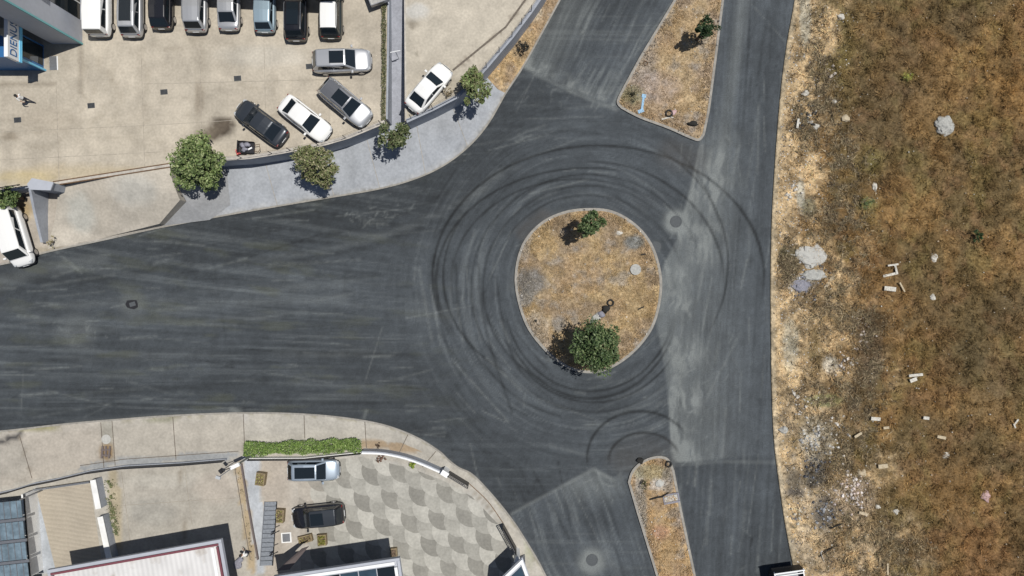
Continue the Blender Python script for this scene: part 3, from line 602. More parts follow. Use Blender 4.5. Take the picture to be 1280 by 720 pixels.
def ramp_col(U, V, X, Y):
    c = base(U, V, (.50, .465, .40), .12, 140); c = spot(c, U, V, 100, 265, 20, 24, (.48, .50, .47), .5); c = spot(c, U, V, 175, 240, 30, 20, (.49, .50, .48), .4)
    c = spot(c, U, V, 130, 262, 16, 40, (.45, .40, .33), .3); return c
zf = slope_between(gy0, gy1, LOT - .004, .15)
sheet('driveway', [XY(66, 231, LOT), XY(212, 208, LOT), XY(217, 222, 1.6), XY(233, 252, .8), XY(206, 281, .15), XY(130, 297, .15), XY(60, 311, .15), XY(62, 280, .6)], .8, ramp_col, .4, depth=1.0, zfn=zf)
al0, al1 = P(494, 158, .14), P(494, -60, 1.6)
sheet('alley', [XY(482, 156, .14), XY(508, 156, .14), XY(507, 60, .8), XY(509, 0, 1.3), XY(515, -230, 1.6), XY(480, -230, 1.6), XY(482, 60, .8)], .7, lambda U, V, X, Y: base(U, V, (.36, .38, .43), .07, 150), .4, depth=.8, zfn=slope_between(al0, al1, .14, 1.6))
mb = MB(); tri = {k: P(*v) for k, v in dict(A=(217, 222, 1.6), B=(233, 252, .8), C=(204, 282, .15), D=(262, 275, .145), E=(288, 256, .145), F=(283, 212, .16)).items()}
for q in ('AFB', 'BFE', 'BED', 'BDC'): mb.poly([tri[k] for k in q][::-1], 'flare')
tag(mb.build('pavement_slope'), kind='structure')
# ribbed drive of the corner house
mb = MB(); mb.prism(px([(47, 613), (114, 604), (130, 712), (72, 716)]), .05, PAV + .006, 'tan_ribbed'); tag(mb.build('driveway'), kind='structure')
# fish-scale paving of the south yard
YARD = px([(345, 577), (452, 570), (512, 584), (556, 601), (590, 620), (630, 662), (652, 728), (640, 800), (500, 800), (440, 706), (396, 668), (372, 600)])
def clip(poly, cl):
    for i in range(len(cl)):
        a, b = cl[i], cl[(i + 1) % len(cl)]; out = []
        f = lambda p: (b[0] - a[0]) * (p[1] - a[1]) - (b[1] - a[1]) * (p[0] - a[0])
        for k in range(len(poly)):
            p, q = poly[k], poly[(k + 1) % len(poly)]; fp, fq = f(p), f(q)
            if fp >= 0: out.append(p)
            if (fp >= 0) != (fq >= 0): t = fp / (fp - fq); out.append((p[0] + t * (q[0] - p[0]), p[1] + t * (q[1] - p[1])))
        poly = out
        if len(poly) < 3: return []
    return poly
def fans():
    V, F, C = [], [], []; D = 2.55; rd = Vector((.64, -.77)); up = Vector((.77, .64)); c0 = XY(462, 620)
    hull = YARD[::-1]
    lo = Vector(XY(396, 640))
    tones = [(.235, .228, .205), (.31, .302, .273), (.385, .375, .34)]
    for k in range(-30, 44):
        for j in range(-12, 13):
            c = Vector(c0) + rd * D * (j + (k % 2) * .5) + up * k * D * .25
            u, v = c.x * S + 640, 360 - c.y * S
            if not inpoly(np.array([u]), np.array([v]), [(338, 560), (660, 560), (690, 800), (420, 800)])[0]: continue
            disc = [(c.x + D * .515 * math.cos(a * math.pi / 14), c.y + D * .515 * math.sin(a * math.pi / 14)) for a in range(28)]
            pl = clip(disc, CLIP)
            if len(pl) < 3: continue
            z = PAV + .005 + (k + 30) * .0006; i = len(V); V += [(x, y, z) for x, y in pl]; F.append(tuple(range(i, i + len(pl))))
            t = np.array(tones[k % 3]) * (.93 + .14 * rng.random()); fade = float(sst(372, 420, u + (v - 600) * .1))
            if fade < .15: V = V[:i]; F.pop(); continue
            C += [tuple(t * fade + np.array((.37, .33, .285)) * (1 - fade))] * len(pl)
    o = npmesh('paving', np.array(V), F, np.array(C), 'sheet'); tag(o, kind='structure')
CLIP = [XY(380, 800), XY(640, 800), XY(654, 728), XY(631, 663), XY(590, 620), XY(556, 601), XY(512, 584), XY(452, 571), XY(372, 578)]
fans()
def joints(lines, z, w=.06, m='joint'):
    mb = MB()
    for l in lines: mb.strip(px(l, z), w, z - .02, z + .007, m)
    tag(mb.build('pavement_joint'), kind='structure')
joints([[(24, 543), (29, 560), (40, 598)], [(126, 528), (130, 586)], [(140, 526), (144, 582)], [(304, 517), (306, 562)], [(100, 582), (155, 574), (298, 564)], [(293, 582), (313, 700)], [(456, 526), (458, 560)], [(216, 521), (220, 575)], [(380, 518), (381, 548)], [(510, 543), (497, 570)], [(545, 564), (528, 584)]], PAV)
joints([[(152, 590), (163, 680)], [(230, 580), (240, 655)], [(150, 632), (236, 626), (300, 622)]], PAV, .04, 'joint_pale')
joints([[(101, 55), (101, 122)], [(22, 106), (68, 106.5)], [(176, 52), (181, 212)], [(70, 100), (74, 226)], [(250, 50), (252, 170)], [(0, 165), (180, 157), (300, 150)], [(330, 55), (333, 190)], [(180, 105), (470, 98)], [(410, 60), (412, 175)], [(0, 200), (200, 190)]], LOT, .035, 'joint_pale')
joints([[(668, -16), (632, 34), (566, 88)]], LOT, .16)
joints([[(330, 198), (347, 258)], [(400, 185), (418, 246)], [(458, 172), (475, 236)], [(520, 152), (532, 218)], [(565, 132), (585, 184)]], PAV, .04, 'joint_pale')
# ================================================================ WALLS, FENCES, GATES
def wall(name, label, pts, w, z0, z1, m, mtop, cat='wall', group=None, coping=None, smooth=0):
    l = spline(pts, smooth) if smooth else pts; zt = (z1 if not hasattr(z1, '__len__') else max(z1))
    if hasattr(z1, '__len__'): ln = [XY(p[0], p[1], z1[i]) for i, p in enumerate(l)]
    else: ln = px(l, z1)
    mb = MB(); mb.strip(ln, w, z0, z1, m); o = mb.build(name); tag(o, label, cat, group)
    if coping:
        mb = MB(); zz = [z + .002 for z in z1] if hasattr(z1, '__len__') else z1 + .002
        mb.strip(ln, w + .06, zz, [z + .05 for z in zz] if hasattr(zz, '__len__') else zz + .05, coping); mb.build('coping', o)
    return o, ln
WA = [(214, 206.5), (250, 201.5), (282, 198.5), (313, 196.5), (350, 190.5), (407, 179.5), (436, 171), (481, 152.5)]
wall('retaining_wall', 'curved grey retaining wall shading the pavement below the long row of parked cars', WA, .24, -.05, LOT + .5, 'wall', 'coping', coping='coping')
WB = [(508, 151.5), (541, 136.5), (570, 121.5), (590, 104.5), (608, 84), (640, 46), (664, 14), (679, -8), (749, -125)]
wall('retaining_wall', 'grey retaining wall running from the alley behind the white sedan up along the dry verge', WB, .24, -.05, LOT + .35, 'wall', 'coping', coping='wall')
wall('retaining_wall', 'straight low wall between the narrow alley and the hedge strip', [(483.5, 149), (485, 60), (485.5, 0), (487, -225)], .14, -.05, LOT + .12, 'wall', 'wall')
wall('retaining_wall', 'straight low wall between the narrow alley and the yard with the lone white sedan', [(507.5, 150), (506.5, 60), (506, 0), (506, -225)], .12, -.05, LOT + .05, 'coping', 'coping')
def fence(label, posts, z, h, wires=3, panel=None):
    t = thing('wire_fence', label, 'fence')
    pts = [P(x, y, z) for x, y in posts]
    for p in pts:
        mb = MB(); mb.tube([p, p + Vector((0, 0, h))], .03, 'metal_dark', 6); mb.build('post', t)
    for k in range(wires):
        mb = MB(); mb.tube([p + Vector((0, 0, h * (k + 1) / wires - .03)) for p in pts], .008, 'metal_dark', 4); mb.build('wire', t)
fence('sparse wire fence on thin dark posts along the curved retaining wall below the car row', [(262, 200), (302, 197.5), (340, 192), (363, 188), (398, 181.5), (432, 172.5), (453, 164), (476, 154.5)], LOT + .55, 1.0)
fence('wire fence on dark posts beside the white sedan, along the wall top behind the verge', [(514, 148), (541, 136.5), (570, 121.5), (590, 104.5), (608, 84), (624, 65), (640, 46), (652, 30), (664, 14), (679, -8), (700, -45)], LOT + .4, 1.2, 5)
# railing and gate pillar left of the north driveway
o, _ = wall('side_wall', 'sloping grey wall along the left side of the north driveway', [(37, 236), (43, 266), (52, 303)], .2, -.05, [2.25, 1.6, .8], 'wall', 'wall')
t = thing('gate_pillar', 'broad grey gate pillar at the corner between the driveway and the side wall', 'pillar')
a = [XY(36, 231, 2.6), (0, 0)]
mb = MB(); mb.prism(px([(35, 230), (41, 224), (66, 228.5), (62, 237), (38, 236)], 2.9), 0, 2.9, 'wall'); mb.build('shaft', t)
mb = MB(); mb.prism(px([(34, 230), (40, 222.5), (67, 228), (63, 238), (37, 237)], 2.98), 2.902, 3.0, 'greywall'); mb.build('cap', t)
t = thing('railing', 'dark metal railing on a low grey wall left of the gate pillar', 'railing')
mb = MB(); mb.strip(px([(-60, 248), (14, 236.5), (36, 233)], 2.4), .2, 1.0, 2.4, 'wall'); mb.build('base_wall', t)
mb = MB()
for k in range(14): x = -60 + k * 7; p = P(x, 248 - (x + 60) * .156, 2.4); mb.box(p + Vector((0, 0, .5)), (.06, .03, 1.0), 'metal_dark')
mb.tube([P(-60, 248, 2.4) + Vector((0, 0, 1)), P(36, 233, 2.4) + Vector((0, 0, 1))], .04, 'metal_dark'); mb.tube([P(-60, 248, 2.4) + Vector((0, 0, .2)), P(36, 233, 2.4) + Vector((0, 0, .2))], .03, 'metal_dark'); mb.build('bars', t)
mb = MB()
for dy in (-2.3, 2.3): mb.strip(px([(66, 229.5 + dy), (212, 206.5 + dy)], LOT + .05), .09, LOT - .06, LOT + .06, 'rust')
mb.strip(px([(66, 229.5), (212, 206.5)], LOT + .05), .22, LOT - .06, LOT + .035, 'coping')
tag(mb.build('gate_track'), 'brown double rail of a sliding gate across the top of the north driveway', 'gate track')
# south side
FL = [(-60, 640), (0, 616), (20, 611.5), (46, 603.5), (74, 598), (116, 588), (159, 582), (230, 578), (284, 573.5)]
t = thing('metal_fence', 'dark metal fence crossing the south properties between pavement and houses', 'fence')
mb = MB(); mb.strip(px(FL, PAV), .16, .05, .45, 'wall'); mb.build('plinth', t)
mb = MB(); mb.strip(px(FL, PAV), .04, .47, 1.15, 'metal_dark'); mb.build('panel', t)
mb = MB(); mb.strip(px(FL, PAV), .09, 1.152, 1.2, 'metal_dark'); mb.build('top_rail', t)
o, _ = wall('boundary_wall', 'low white wall with dark metal railing behind the clipped hedge', [(311, 574), (380, 573.5), (452, 566)], .14, .0, .75, 'whitewall', 'whitewall')
mb = MB(); mb.strip(px([(311, 574), (380, 573.5), (452, 566)], .75), .05, .752, 1.25, 'metal_dark'); mb.build('railing', o)
o, _ = wall('boundary_wall', 'curved white topped garden wall between the hedge and the black sliding gate', [(452, 565.5), (481, 567), (515, 575), (553, 591)], .2, .0, 1.1, 'wall', 'whitewall', smooth=4)
mb = MB(); mb.strip(px(spline([(452, 566.5), (481, 568), (515, 576), (553, 592)], 4), 1.13), .13, 1.102, 1.15, 'metal_white'); mb.build('coping', o)
o, _ = wall('gate_post', 'square white gate post at the upper end of the black sliding gate', [(553, 590), (559, 594)], .35, 0, 1.5, 'whitewall', 'whitewall', 'gate post')
mb = MB(); mb.box(P(556, 592.2, 1.5) + Vector((0, 0, .041)), (.62, .42, .08), 'metal_white', R(-32)); mb.build('cap', o)
def gate(label, a, b, h):
    t = thing('sliding_gate', label, 'gate'); A, B = P(*a, PAV), P(*b, PAV); d = (B - A); L = d.length; u = d.normalized(); Z = Vector((0, 0, 1))
    mb = MB()
    for z in (.1, h): mb.tube([A + Z * z, B + Z * z], .04, 'metal_dark', 6)
    for q in (A, B): mb.tube([q + Z * .1, q + Z * h], .04, 'metal_dark', 6)
    mb.build('frame', t)
    mb = MB(); n = int(L / .14)
    for k in range(1, n): mb.tube([A + u * L * k / n + Z * .1, A + u * L * k / n + Z * h], .018, 'metal_dark', 5)
    for z in (.4, .75, 1.1, 1.4): mb.tube([A + Z * z, B + Z * z], .02, 'metal_dark', 5)
    mb.build('bars', t)
    mb = MB(); sd = Vector((-u.y, u.x, 0)) * .03; mb.poly([A + Z * .12 + sd, B + Z * .12 + sd, B + Z * (h * .6) + sd, A + Z * (h * .6) + sd], 'metal_dark')
    mb.poly([A + Z * .12 - sd, A + Z * (h * .6) - sd, B + Z * (h * .6) - sd, B + Z * .12 - sd], 'metal_dark'); mb.build('panel', t)
gate('black barred sliding gate leaf beside the white gate post on the curved wall', (563, 589), (586, 603), 1.75)
gate('black barred sliding gate leaf beside the gatehouse near the road corner', (629, 654), (645, 683), 1.75)
mb = MB(); mb.strip(px(spline([(586, 604), (610, 627), (629, 654)], 5), PAV), .06, .10, PAV + .018, 'rust'); tag(mb.build('gate_track'), 'thin rusty rail in the ground between the two black gate leaves', 'gate track')
o, _ = wall('boundary_wall', 'broken white topped wall between ribbed drive and planted strip, part next to the fence', [(116, 600), (123, 636)], .42, .0, 1.05, 'wall', 'whitewall'); mb = MB(); mb.strip(px([(116, 600), (123, 636)], 1.08), .46, 1.052, 1.1, 'whitewall'); mb.build('coping', o)
o, _ = wall('boundary_wall', 'broken white topped wall between ribbed drive and planted strip, part running under the white roof', [(125, 646), (138, 706)], .42, .0, 1.05, 'wall', 'whitewall'); mb = MB(); mb.strip(px([(125, 646), (138, 706)], 1.08), .46, 1.052, 1.1, 'whitewall'); mb.build('coping', o)
wall('boundary_wall', 'thin dark edged wall between the sandy strip and the pale path', [(301, 580), (311, 640), (322, 700)], .12, 0, .35, 'brownboard', 'brownboard')
o, _ = wall('boundary_wall', 'tall white wall between the glass canopy and the pale path', [(28, 618), (36, 722)], .22, 0, 1.7, 'whitewall', 'whitewall'); mb = MB(); mb.strip(px([(29.5, 618), (37.5, 722)], 1.75), .10, 1.702, 1.76, 'metal_dark'); mb.build('trim', o)
mb = MB(); mb.strip(px([(46, 611), (115, 601)], PAV), .14, .05, .55, 'metal_dark', 'metal_grey'); tag(mb.build('low_gate'), 'low dark gate across the top of the ribbed drive', 'gate')
# kerb stones along the pavements
for nm, pts in (('kerb', WALK_EDGE), ('kerb', SOUTH_EDGE)):
    mb = MB(); mb.strip(px(pts), .14, -.05, PAV + .012, 'kerb'); tag(mb.build(nm), kind='structure')
# drains and covers
for i, (x, y, l) in enumerate(((114, 132, 'dark drain grate in the yard, directly below the white van end of the car row'), (205, 115, 'dark drain grate in the open middle of the yard'), (297, 98, 'dark drain grate above the charcoal sedan'), (387, 83, 'dark drain grate at the rear bumper of the silver wagon'), (22, 150, 'dark drain grate just below the walking person'))):
    p = P(x, y, LOT); mb = MB(); mb.box(p + Vector((0, 0, .006)), (.58, .42, .02), 'manhole', R(5))
    for k in range(5): mb.box(p + Vector(((k - 2) * .1, 0, .018)), (.05, .36, .012), 'metal_dark', R(5))
    tag(mb.build('drain_grate'), l, 'drain grate', 'drain grates in the car yard')
def cover(x, y, z, r, h, m, label, m2=None, name='manhole_cover'):
    p = P(x, y, z); mb = MB(); c = [(p.x + r * math.cos(a * math.pi / 14), p.y + r * math.sin(a * math.pi / 14)) for a in range(28)]
    mb.prism(c, z - .05, z + h, m)
    if m2: mb.prism([(p.x + (q[0] - p.x) * .78, p.y + (q[1] - p.y) * .78) for q in c], z, z + h + .012, m2)
    mb.strip([(p.x + (q[0] - p.x) * .9, p.y + (q[1] - p.y) * .9) for q in c], .06, z, z + h + .018, m2 or m, closed=True)
    return tag(mb.build(name), label, 'manhole cover')
cover(845, 277, 0, .50, .012, 'manhole', 'iron manhole cover in a pale dusty ring on the road right of the island')
cover(820, 308, 0, .42, .012, 'manhole', 'dark manhole cover hard against the right kerb of the island')
cover(133, 549, PAV, .40, .03, 'lid', 'round white concrete manhole lid on the south pavement')
cover(794, 337, .2, .45, .22, 'lid', 'raised pale round concrete manhole lid on the traffic island', 'stone')
cover(740, 700, 0, .5, .008, 'manhole', 'dusty manhole cover in the lighter road at the bottom of the picture')
p = P(165, 381); mb = MB(); mb.prism([(p.x + r * math.cos(a), p.y + r * math.sin(a) * .8) for a, r in ((.2, .5), (.9, .62), (1.6, .5), (2.3, .6), (3.0, .55), (3.7, .5), (4.4, .42), (5.1, .5), (5.8, .56))], -.03, .012, 'manhole', 'metal_dark')
mb.box(p + Vector((.05, .05, .02)), (.5, .35, .02), 'manhole', .3); tag(mb.build('manhole_cover'), 'rough dark sunken drain cover set in the west arm of the road', 'manhole cover')
p = P(97, 415); mb = MB(); mb.box(p + Vector((0, 0, .008)), (1.3, .28, .02), 'manhole', R(6)); tag(mb.build('drain_slot'), 'narrow dark drain slot in dusty asphalt near the left edge', 'drain')
p = P(358, 672, PAV); t = thing('inspection_cover', 'square grey cover in a white frame beside the grated stairs', 'cover', p)
mb = MB(); mb.box((0, 0, .01), (.85, .85, .03), 'whitewall', R(4)); mb.build('frame', t); mb = MB(); mb.box((0, 0, .03), (.62, .66, .03), 'metal_grey', R(4)); mb.build('plate', t)
# ================================================================ BUILDINGS
def W2(p, dx=0, dy=0, dz=0): return Vector((p.x + dx, p.y + dy, p.z + dz))
# tall grey building, north-west corner of the picture
t = thing('office_building', 'tall pale grey building with teal corner trim at the top left corner', 'building', P(103, 55, LOT)); HB = 13.0; HF = 9.5
mb = MB(); mb.box((-1.2, 6, HB / 2), (2.4, 12, HB), 'greywall'); mb.box((-7.2, 7.6, HB / 2), (9.6, 8.8, HB - .02), 'greywall'); mb.build('wall', t)
mb = MB(); mb.box((.0, .0, HB / 2), (.13, .13, HB + .1), 'cyan'); mb.build('corner_trim', t)
mb = MB(); mb.box((-6, 6, HB + .15), (12.3, 12.3, .3), 'greywall'); mb.build('roof', t)
for k in range(7):       # east glazing
    mb = MB(); y = 2.45 + k * 1.35; mb.box((.012, y, 3.4), (.03, 1.22, 6.2), 'glass'); w = mb.build('window', t)
    mb = MB(); mb.box((.03, y + .66, 3.4), (.07, .09, 6.4), 'metal_white'); mb.build('mullion', w)
mb = MB(); mb.box((.03, 6.5, .16), (.08, 9.4, .3), 'greywall'); mb.build('sill', t)
for k in range(5):       # south glazing
    mb = MB(); x = -3.1 - k * 1.6; mb.box((x, 3.188, 4.2), (1.46, .03, 7.6), 'glass'); w = mb.build('window', t)
    mb = MB(); mb.box((x + .77, 3.17, 4.2), (.09, .07, 7.6), 'metal_dark'); mb.build('mullion', w)
mb = MB(); mb.box((-4.9, 3.0, 8.6), (4.9, .5, .5), 'greywall'); mb.build('ledge', t)
mb = MB(); mb.box((.19, 2.0, 5.2), (.34, .8, .6), 'metal_white'); mb.build('air_conditioner', t)
# blue entrance portal in front of it
t = thing('entrance_portal', 'dark blue flat roofed entrance portal in front of the tall grey building', 'portal', P(57, 88, LOT)); HP = 3.3
mb = MB(); mb.box((-4, 1.0, HP / 2 - .1), (7.7, 2.0, HP - .2), 'blue'); mb.build('wall', t)
mb = MB(); mb.box((-4, 1.05, HP - .1), (8.2, 2.2, .2), 'blue'); mb.build('roof', t)
mb = MB(); mb.box((.0, .0, HP / 2), (.14, .14, HP), 'skyblue'); mb.build('corner_trim', t)
mb = MB(); mb.box((-.14, 1.1, 1.45), (.04, 1.5, 2.6), 'glass'); mb.build('door', t)
mb = MB(); mb.box((-.6, 1.7, HP + .25), (.5, .5, .5), 'wood'); mb.box((-.2, 1.9, HP + .2), (.25, .25, .4), 'lid'); mb.build('roof_vent', t)
zs = LOT + HP; sg = P(16, 49, zs + .7)
t = thing('sign', 'white and blue roof sign reading DIENUS on top of the blue portal', 'sign', (sg.x, sg.y, zs))
mb = MB(); mb.box((0, 0, .75), (.28, 3.05, 1.3), 'metal_white'); mb.build('light_box', t)
mb = MB(); mb.box((.0, 0, .05), (.42, 3.1, .12), 'skyblue'); mb.box((.16, 0, .12), (.06, 3.06, .22), 'skyblue'); mb.build('base', t)
cu = bpy.data.curves.new('sign_text', 'FONT'); cu.body = 'DIENUS'; cu.size = .80; cu.align_x = 'CENTER'; cu.align_y = 'CENTER'; cu.extrude = .012; cu.materials.append(M['blue'])
tmp = bpy.data.objects.new('lettering_curve', cu); COL.objects.link(tmp); tme = bpy.data.meshes.new_from_object(tmp.evaluated_get(bpy.context.evaluated_depsgraph_get())); bpy.data.objects.remove(tmp); tx = bpy.data.objects.new('lettering', tme); COL.objects.link(tx); tx.parent = t; tx.location = (.153, 0, .8); tx.rotation_euler = (R(90), 0, R(90)); tx.scale = (.98, 1.25, 1)
mb = MB(); mb.box(P(67, 79, LOT) + Vector((0, 0, .02)), (.62, 1.1, .04), 'metal_grey', R(2)); o = mb.build('floor_mat'); tag(o, 'grey floor mat with white edge beside the entrance portal', 'floor mat')
mb = MB(); mb.box(P(72, 79, LOT) + Vector((0, 0, .021)), (.07, 1.12, .045), 'metal_white', R(2)); mb.build('edge', o)
# added out-of-view roof whose edge casts the dark band over the car rears
t = thing('shade_canopy', 'unseen added roof shading the rear ends of the parked car row', 'shade_canopy')
zc = LOT + 4.0; a, b = XY(178, -30, zc), XY(418, -17.5, zc)
mb = MB(); mb.prism([a, b, (b[0], b[1] + 5.5), (a[0], a[1] + 5.5)], zc - .12, zc, 'metal_grey'); mb.build('roof', t)
for q in ((a[0] + .3, a[1] + 5), (b[0] - .3, b[1] + 5), ((a[0] + b[0]) / 2, a[1] + 5.3)):
    mb = MB(); mb.tube([(q[0], q[1], LOT - .05), (q[0], q[1], zc - .13)], .08, 'metal_dark'); mb.build('post', t)
# corner house with white corrugated roof
def roofed(name, label, NE, NW, h, depth, setb, wallm):
    ne, nw = P(*NE, h), P(*NW, h); u = (ne - nw).normalized(); v = Vector((u.y, -u.x, 0)); t = thing(name, label, 'building', Vector((nw.x, nw.y, 0)), math.atan2(u.y, u.x)); L = (ne - nw).length
    mb = MB(); mb.box((L / 2, -depth / 2 - setb / 2, h / 2 - .1), (L - 2 * setb, depth - setb, h - .3), wallm); mb.build('wall', t)
    return t, L
t, L = roofed('corner_house', 'low house with white corrugated roof and maroon trim at the bottom left', (277, 673.5), (60, 712), 5.4, 14, 2.7, 'greywall'); h = 5.4; d = 14
mb = MB(); mb.box((L / 2, -d / 2, h - .12), (L, d, .16), 'greywall'); mb.build('eaves', t)
mb = MB()
for c, s in (((L / 2, -.12, h + .04), (L, .24, .16)), ((L - .12, -d / 2, h + .04), (.24, d - .5, .16)), ((.12, -d / 2, h + .04), (.24, d - .5, .16))): mb.box(c, s, 'greywall')
mb.build('gutter', t)
mb = MB()
for c, s in (((L / 2, -.34, h + .09), (L - .5, .16, .2)), ((L - .36, -d / 2 - .2, h + .09), (.16, d - .6, .2)), ((.36, -d / 2 - .2, h + .09), (.16, d - .6, .2))): mb.box(c, s, 'maroon')
mb.build('trim', t)
mb = MB(); mb.box((L / 2, -d / 2 - .2, h + .0), (L - .9, d - .5, .14), 'rooftin'); mb.build('roof', t)
mb = MB(); mb.box((L - .75, -3, h + .12), (.22, 5, .1), 'metal_white'); mb.build('flashing', t)
for k in range(3): mb = MB(); mb.box((3.5 + k * 3, -2.7 - .16 + .17, 1.7), (1.6, .05, 1.3), 'glass'); mb.build('window', t)
# glass roofed building, bottom centre
t, L = roofed('glass_roofed_building', 'building with dark glass roof in a white frame at the bottom centre', (499.5, 696.5), (342, 720), 6.0, 13, 2.6, 'greywall'); h = 6.0; d = 13
mb = MB(); mb.box((L / 2, -d / 2, h - .15), (L, d, .18), 'greywall'); mb.build('roof', t)
mb = MB()
for c, s in (((L / 2, -.1, h + .0), (L, .2, .3)), ((L - .1, -d / 2, h + .0), (.2, d - .42, .3))): mb.box(c, s, 'greywall')
mb.build('parapet', t)
mb = MB()
for c, s in (((L / 2 - .1, -.33, h + .06), (L - .6, .22, .26)), ((L - .36, -d / 2 - .2, h + .06), (.22, d - .9, .26))): mb.box(c, s, 'metal_white')
mb.build('frame', t)
for k in range(6):
    mb = MB(); mb.box((L - 1.15 - k * 1.38, -3.4, h - .02), (1.3, 5.6, .06), 'glass_blue' if k % 3 else 'glass'); mb.build('roof_pane', t)
for k in range(3): mb = MB(); mb.box((3.4 + k * 1.5, -2.55, 1.6), (1.2, .06, 2.4), 'glass'); mb.build('window', t)
# sloping brown awning beside it
t = thing('awning', 'sloping brownish awning between the grated stairs and the glass roofed building', 'awning')
mb = MB(); q = [P(377, 686, 2.6), P(386, 683, 2.6), P(362, 712, 3.8), P(345, 714, 3.8)]; mb.poly(q[::-1], 'brownboard'); mb.poly([p - Vector((0, 0, .1)) for p in q], 'brownboard')
for i in range(4): a, b = q[i], q[(i + 1) % 4]; mb.poly([a - Vector((0, 0, .1)), a, b, b - Vector((0, 0, .1))], 'brownboard')
mb.build('slab', t)
qm = (q[2] + q[3]) / 2; mb = MB(); mb.tube([(qm.x, qm.y, .1), qm - Vector((0, 0, .1))], .05, 'metal_dark'); mb.build('post', t)
# gatehouse at the road corner
t = thing('gatehouse', 'small gatehouse with pale framed glass roof by the lower gate leaf', 'gatehouse'); h = 3.6
pl = [XY(653, 697, h), XY(663, 724, h), XY(668, 800, h), XY(618, 800, h), XY(627, 722, h)]
mb = MB(); mb.prism([(a[0] * .985 + (640 - 640) * 0, a[1]) if 0 else a for a in [XY(657, 714, h), XY(662, 800, h), XY(630, 800, h), XY(640, 726, h)]], 0, h - .2, 'greywall'); mb.build('wall', t)
mb = MB(); mb.prism(pl, h - .2, h - .06, 'greywall'); mb.build('roof', t)
mb = MB(); mb.strip(offset(pl, -.16 if sum(pl[i][0] * pl[(i + 1) % 5][1] - pl[(i + 1) % 5][0] * pl[i][1] for i in range(5)) < 0 else .16, True), .22, h - .058, h + .12, 'metal_white', closed=True); mb.build('frame', t)
cx, cy = sum(p[0] for p in pl) / 5, sum(p[1] for p in pl) / 5
mb = MB(); mb.prism([(cx + (p[0] - cx) * .78, cy + (p[1] - cy) * .78) for p in pl], h - .058, h + .0, 'glass_blue'); mb.build('roof_pane', t)
p = P(646, 688, PAV); mb = MB(); mb.box(p + Vector((0, 0, 1.0)), (.3, .5, 2.0), 'whitewall', R(-25)); tag(mb.build('gate_post'), 'white gate post where the lower gate leaf meets the gatehouse', 'gate post')
# glazed canopy far left
t = thing('glass_canopy', 'blue glass panelled canopy roof at the bottom left edge', 'canopy'); h = 2.8
a, b = P(27, 620, h), P(38, 722, h); u = (b - a).normalized(); v = Vector((-u.y, u.x, 0)); v = v if v.x < 0 else -v; ang = math.atan2(u.y, u.x)
for k in range(6):
    c = a + u * (1.0 + k * 1.66) + v * 2.0; mb = MB(); mb.box(c, (1.35, 3.8, .06), 'glass_pale', ang); pn = mb.build('roof_pane', t)
    mb = MB(); mb.box(c + u * .83 + Vector((0, 0, .0)), (.22, 4.1, .1), 'metal_grey', ang)
    for j in range(7): mb.box(c + v * (j - 3) * .52 + Vector((0, 0, .04)), (1.35, .05, .05), 'metal_grey', ang)
    mb.build('glazing_bar', pn)
for k in (0, 5):
    for j in (.2, 3.8): q = a + u * (.3 + k * 1.8) + v * j; mb = MB(); mb.tube([(q.x, q.y, .1), (q.x, q.y, h - .05)], .06, 'metal_grey'); mb.build('post', t)
# grated stairs
t = thing('stairs', 'steel grated stairs rising beside the pale path toward the glass roofed building', 'stairs')
n = 14
for k in range(n):
    f = k / (n - 1); z = .25 + 2.0 * f; c = P(338.5 - 5.5 * f, 630 + 74 * f, z); mb = MB(); mb.box(c, (.92, .36, .05), 'tread', R(2)); mb.build('tread', t)
for sx in (-.49, .49):
    A = P(338.5, 630, .15) + Vector((sx, .2, 0)); B = P(333, 704, 2.15) + Vector((sx, -.2, 0)); mb = MB(); mb.tube([A, B], .06, 'metal_dark' if sx > 0 else 'metal_grey', 4); mb.build('stringer', t)
for f in (.45, .8):
    c = P(338.5 - 5.5 * f, 630 + 74 * f, .25 + 2 * f); mb = MB(); mb.tube([c + Vector((.5, 0, 0)), c + Vector((.5, 0, .9)), c + Vector((1.15, .3, .85))], .045, 'metal_dark', 6); mb.build('bracket', t)
# ================================================================ LAMPS AND PLANTERS
b0 = P(318, 567, PAV); t = thing('street_lamp', 'pole with white head and two angled arms at the fence end by the hedge', 'lamp', b0)
hp = 3.9
mb = MB(); mb.tube([(0, 0, 0), (0, 0, hp)], [.1, .075], 'metal_grey'); mb.build('pole', t)
mb = MB(); mb.box((0, 0, hp + .08), (.75, .28, .2), 'metal_white', R(25)); mb.build('head', t)
for e, m, nm in (((-1.0, -.35, hp + .3), 'metal_dark', 'camera'), ((-1.25, -.85, hp + .2), 'lamp', 'lamp_shade')):
    mb = MB(); mb.tube([(0, 0, hp + .1), e], .035, 'metal_dark' if m == 'metal_dark' else 'metal_grey', 6); ar = mb.build('arm', t)
    mb = MB(); mb.box(e, (.36, .22, .16), m, R(-50) if m == 'metal_dark' else R(-20)); mb.build(nm, ar)
b0 = P(499, 74, .62); t = thing('lamp_post', 'slim white post with crossbar standing in the narrow alley', 'lamp post', b0)
mb = MB(); mb.tube([(0, 0, 0), (0, 0, 1.9)], .035, 'metal_white', 6); mb.build('pole', t); mb = MB(); mb.tube([(-.4, -.1, 1.9), (.4, .06, 1.9)], .035, 'metal_white', 6); mb.build('crossbar', t)
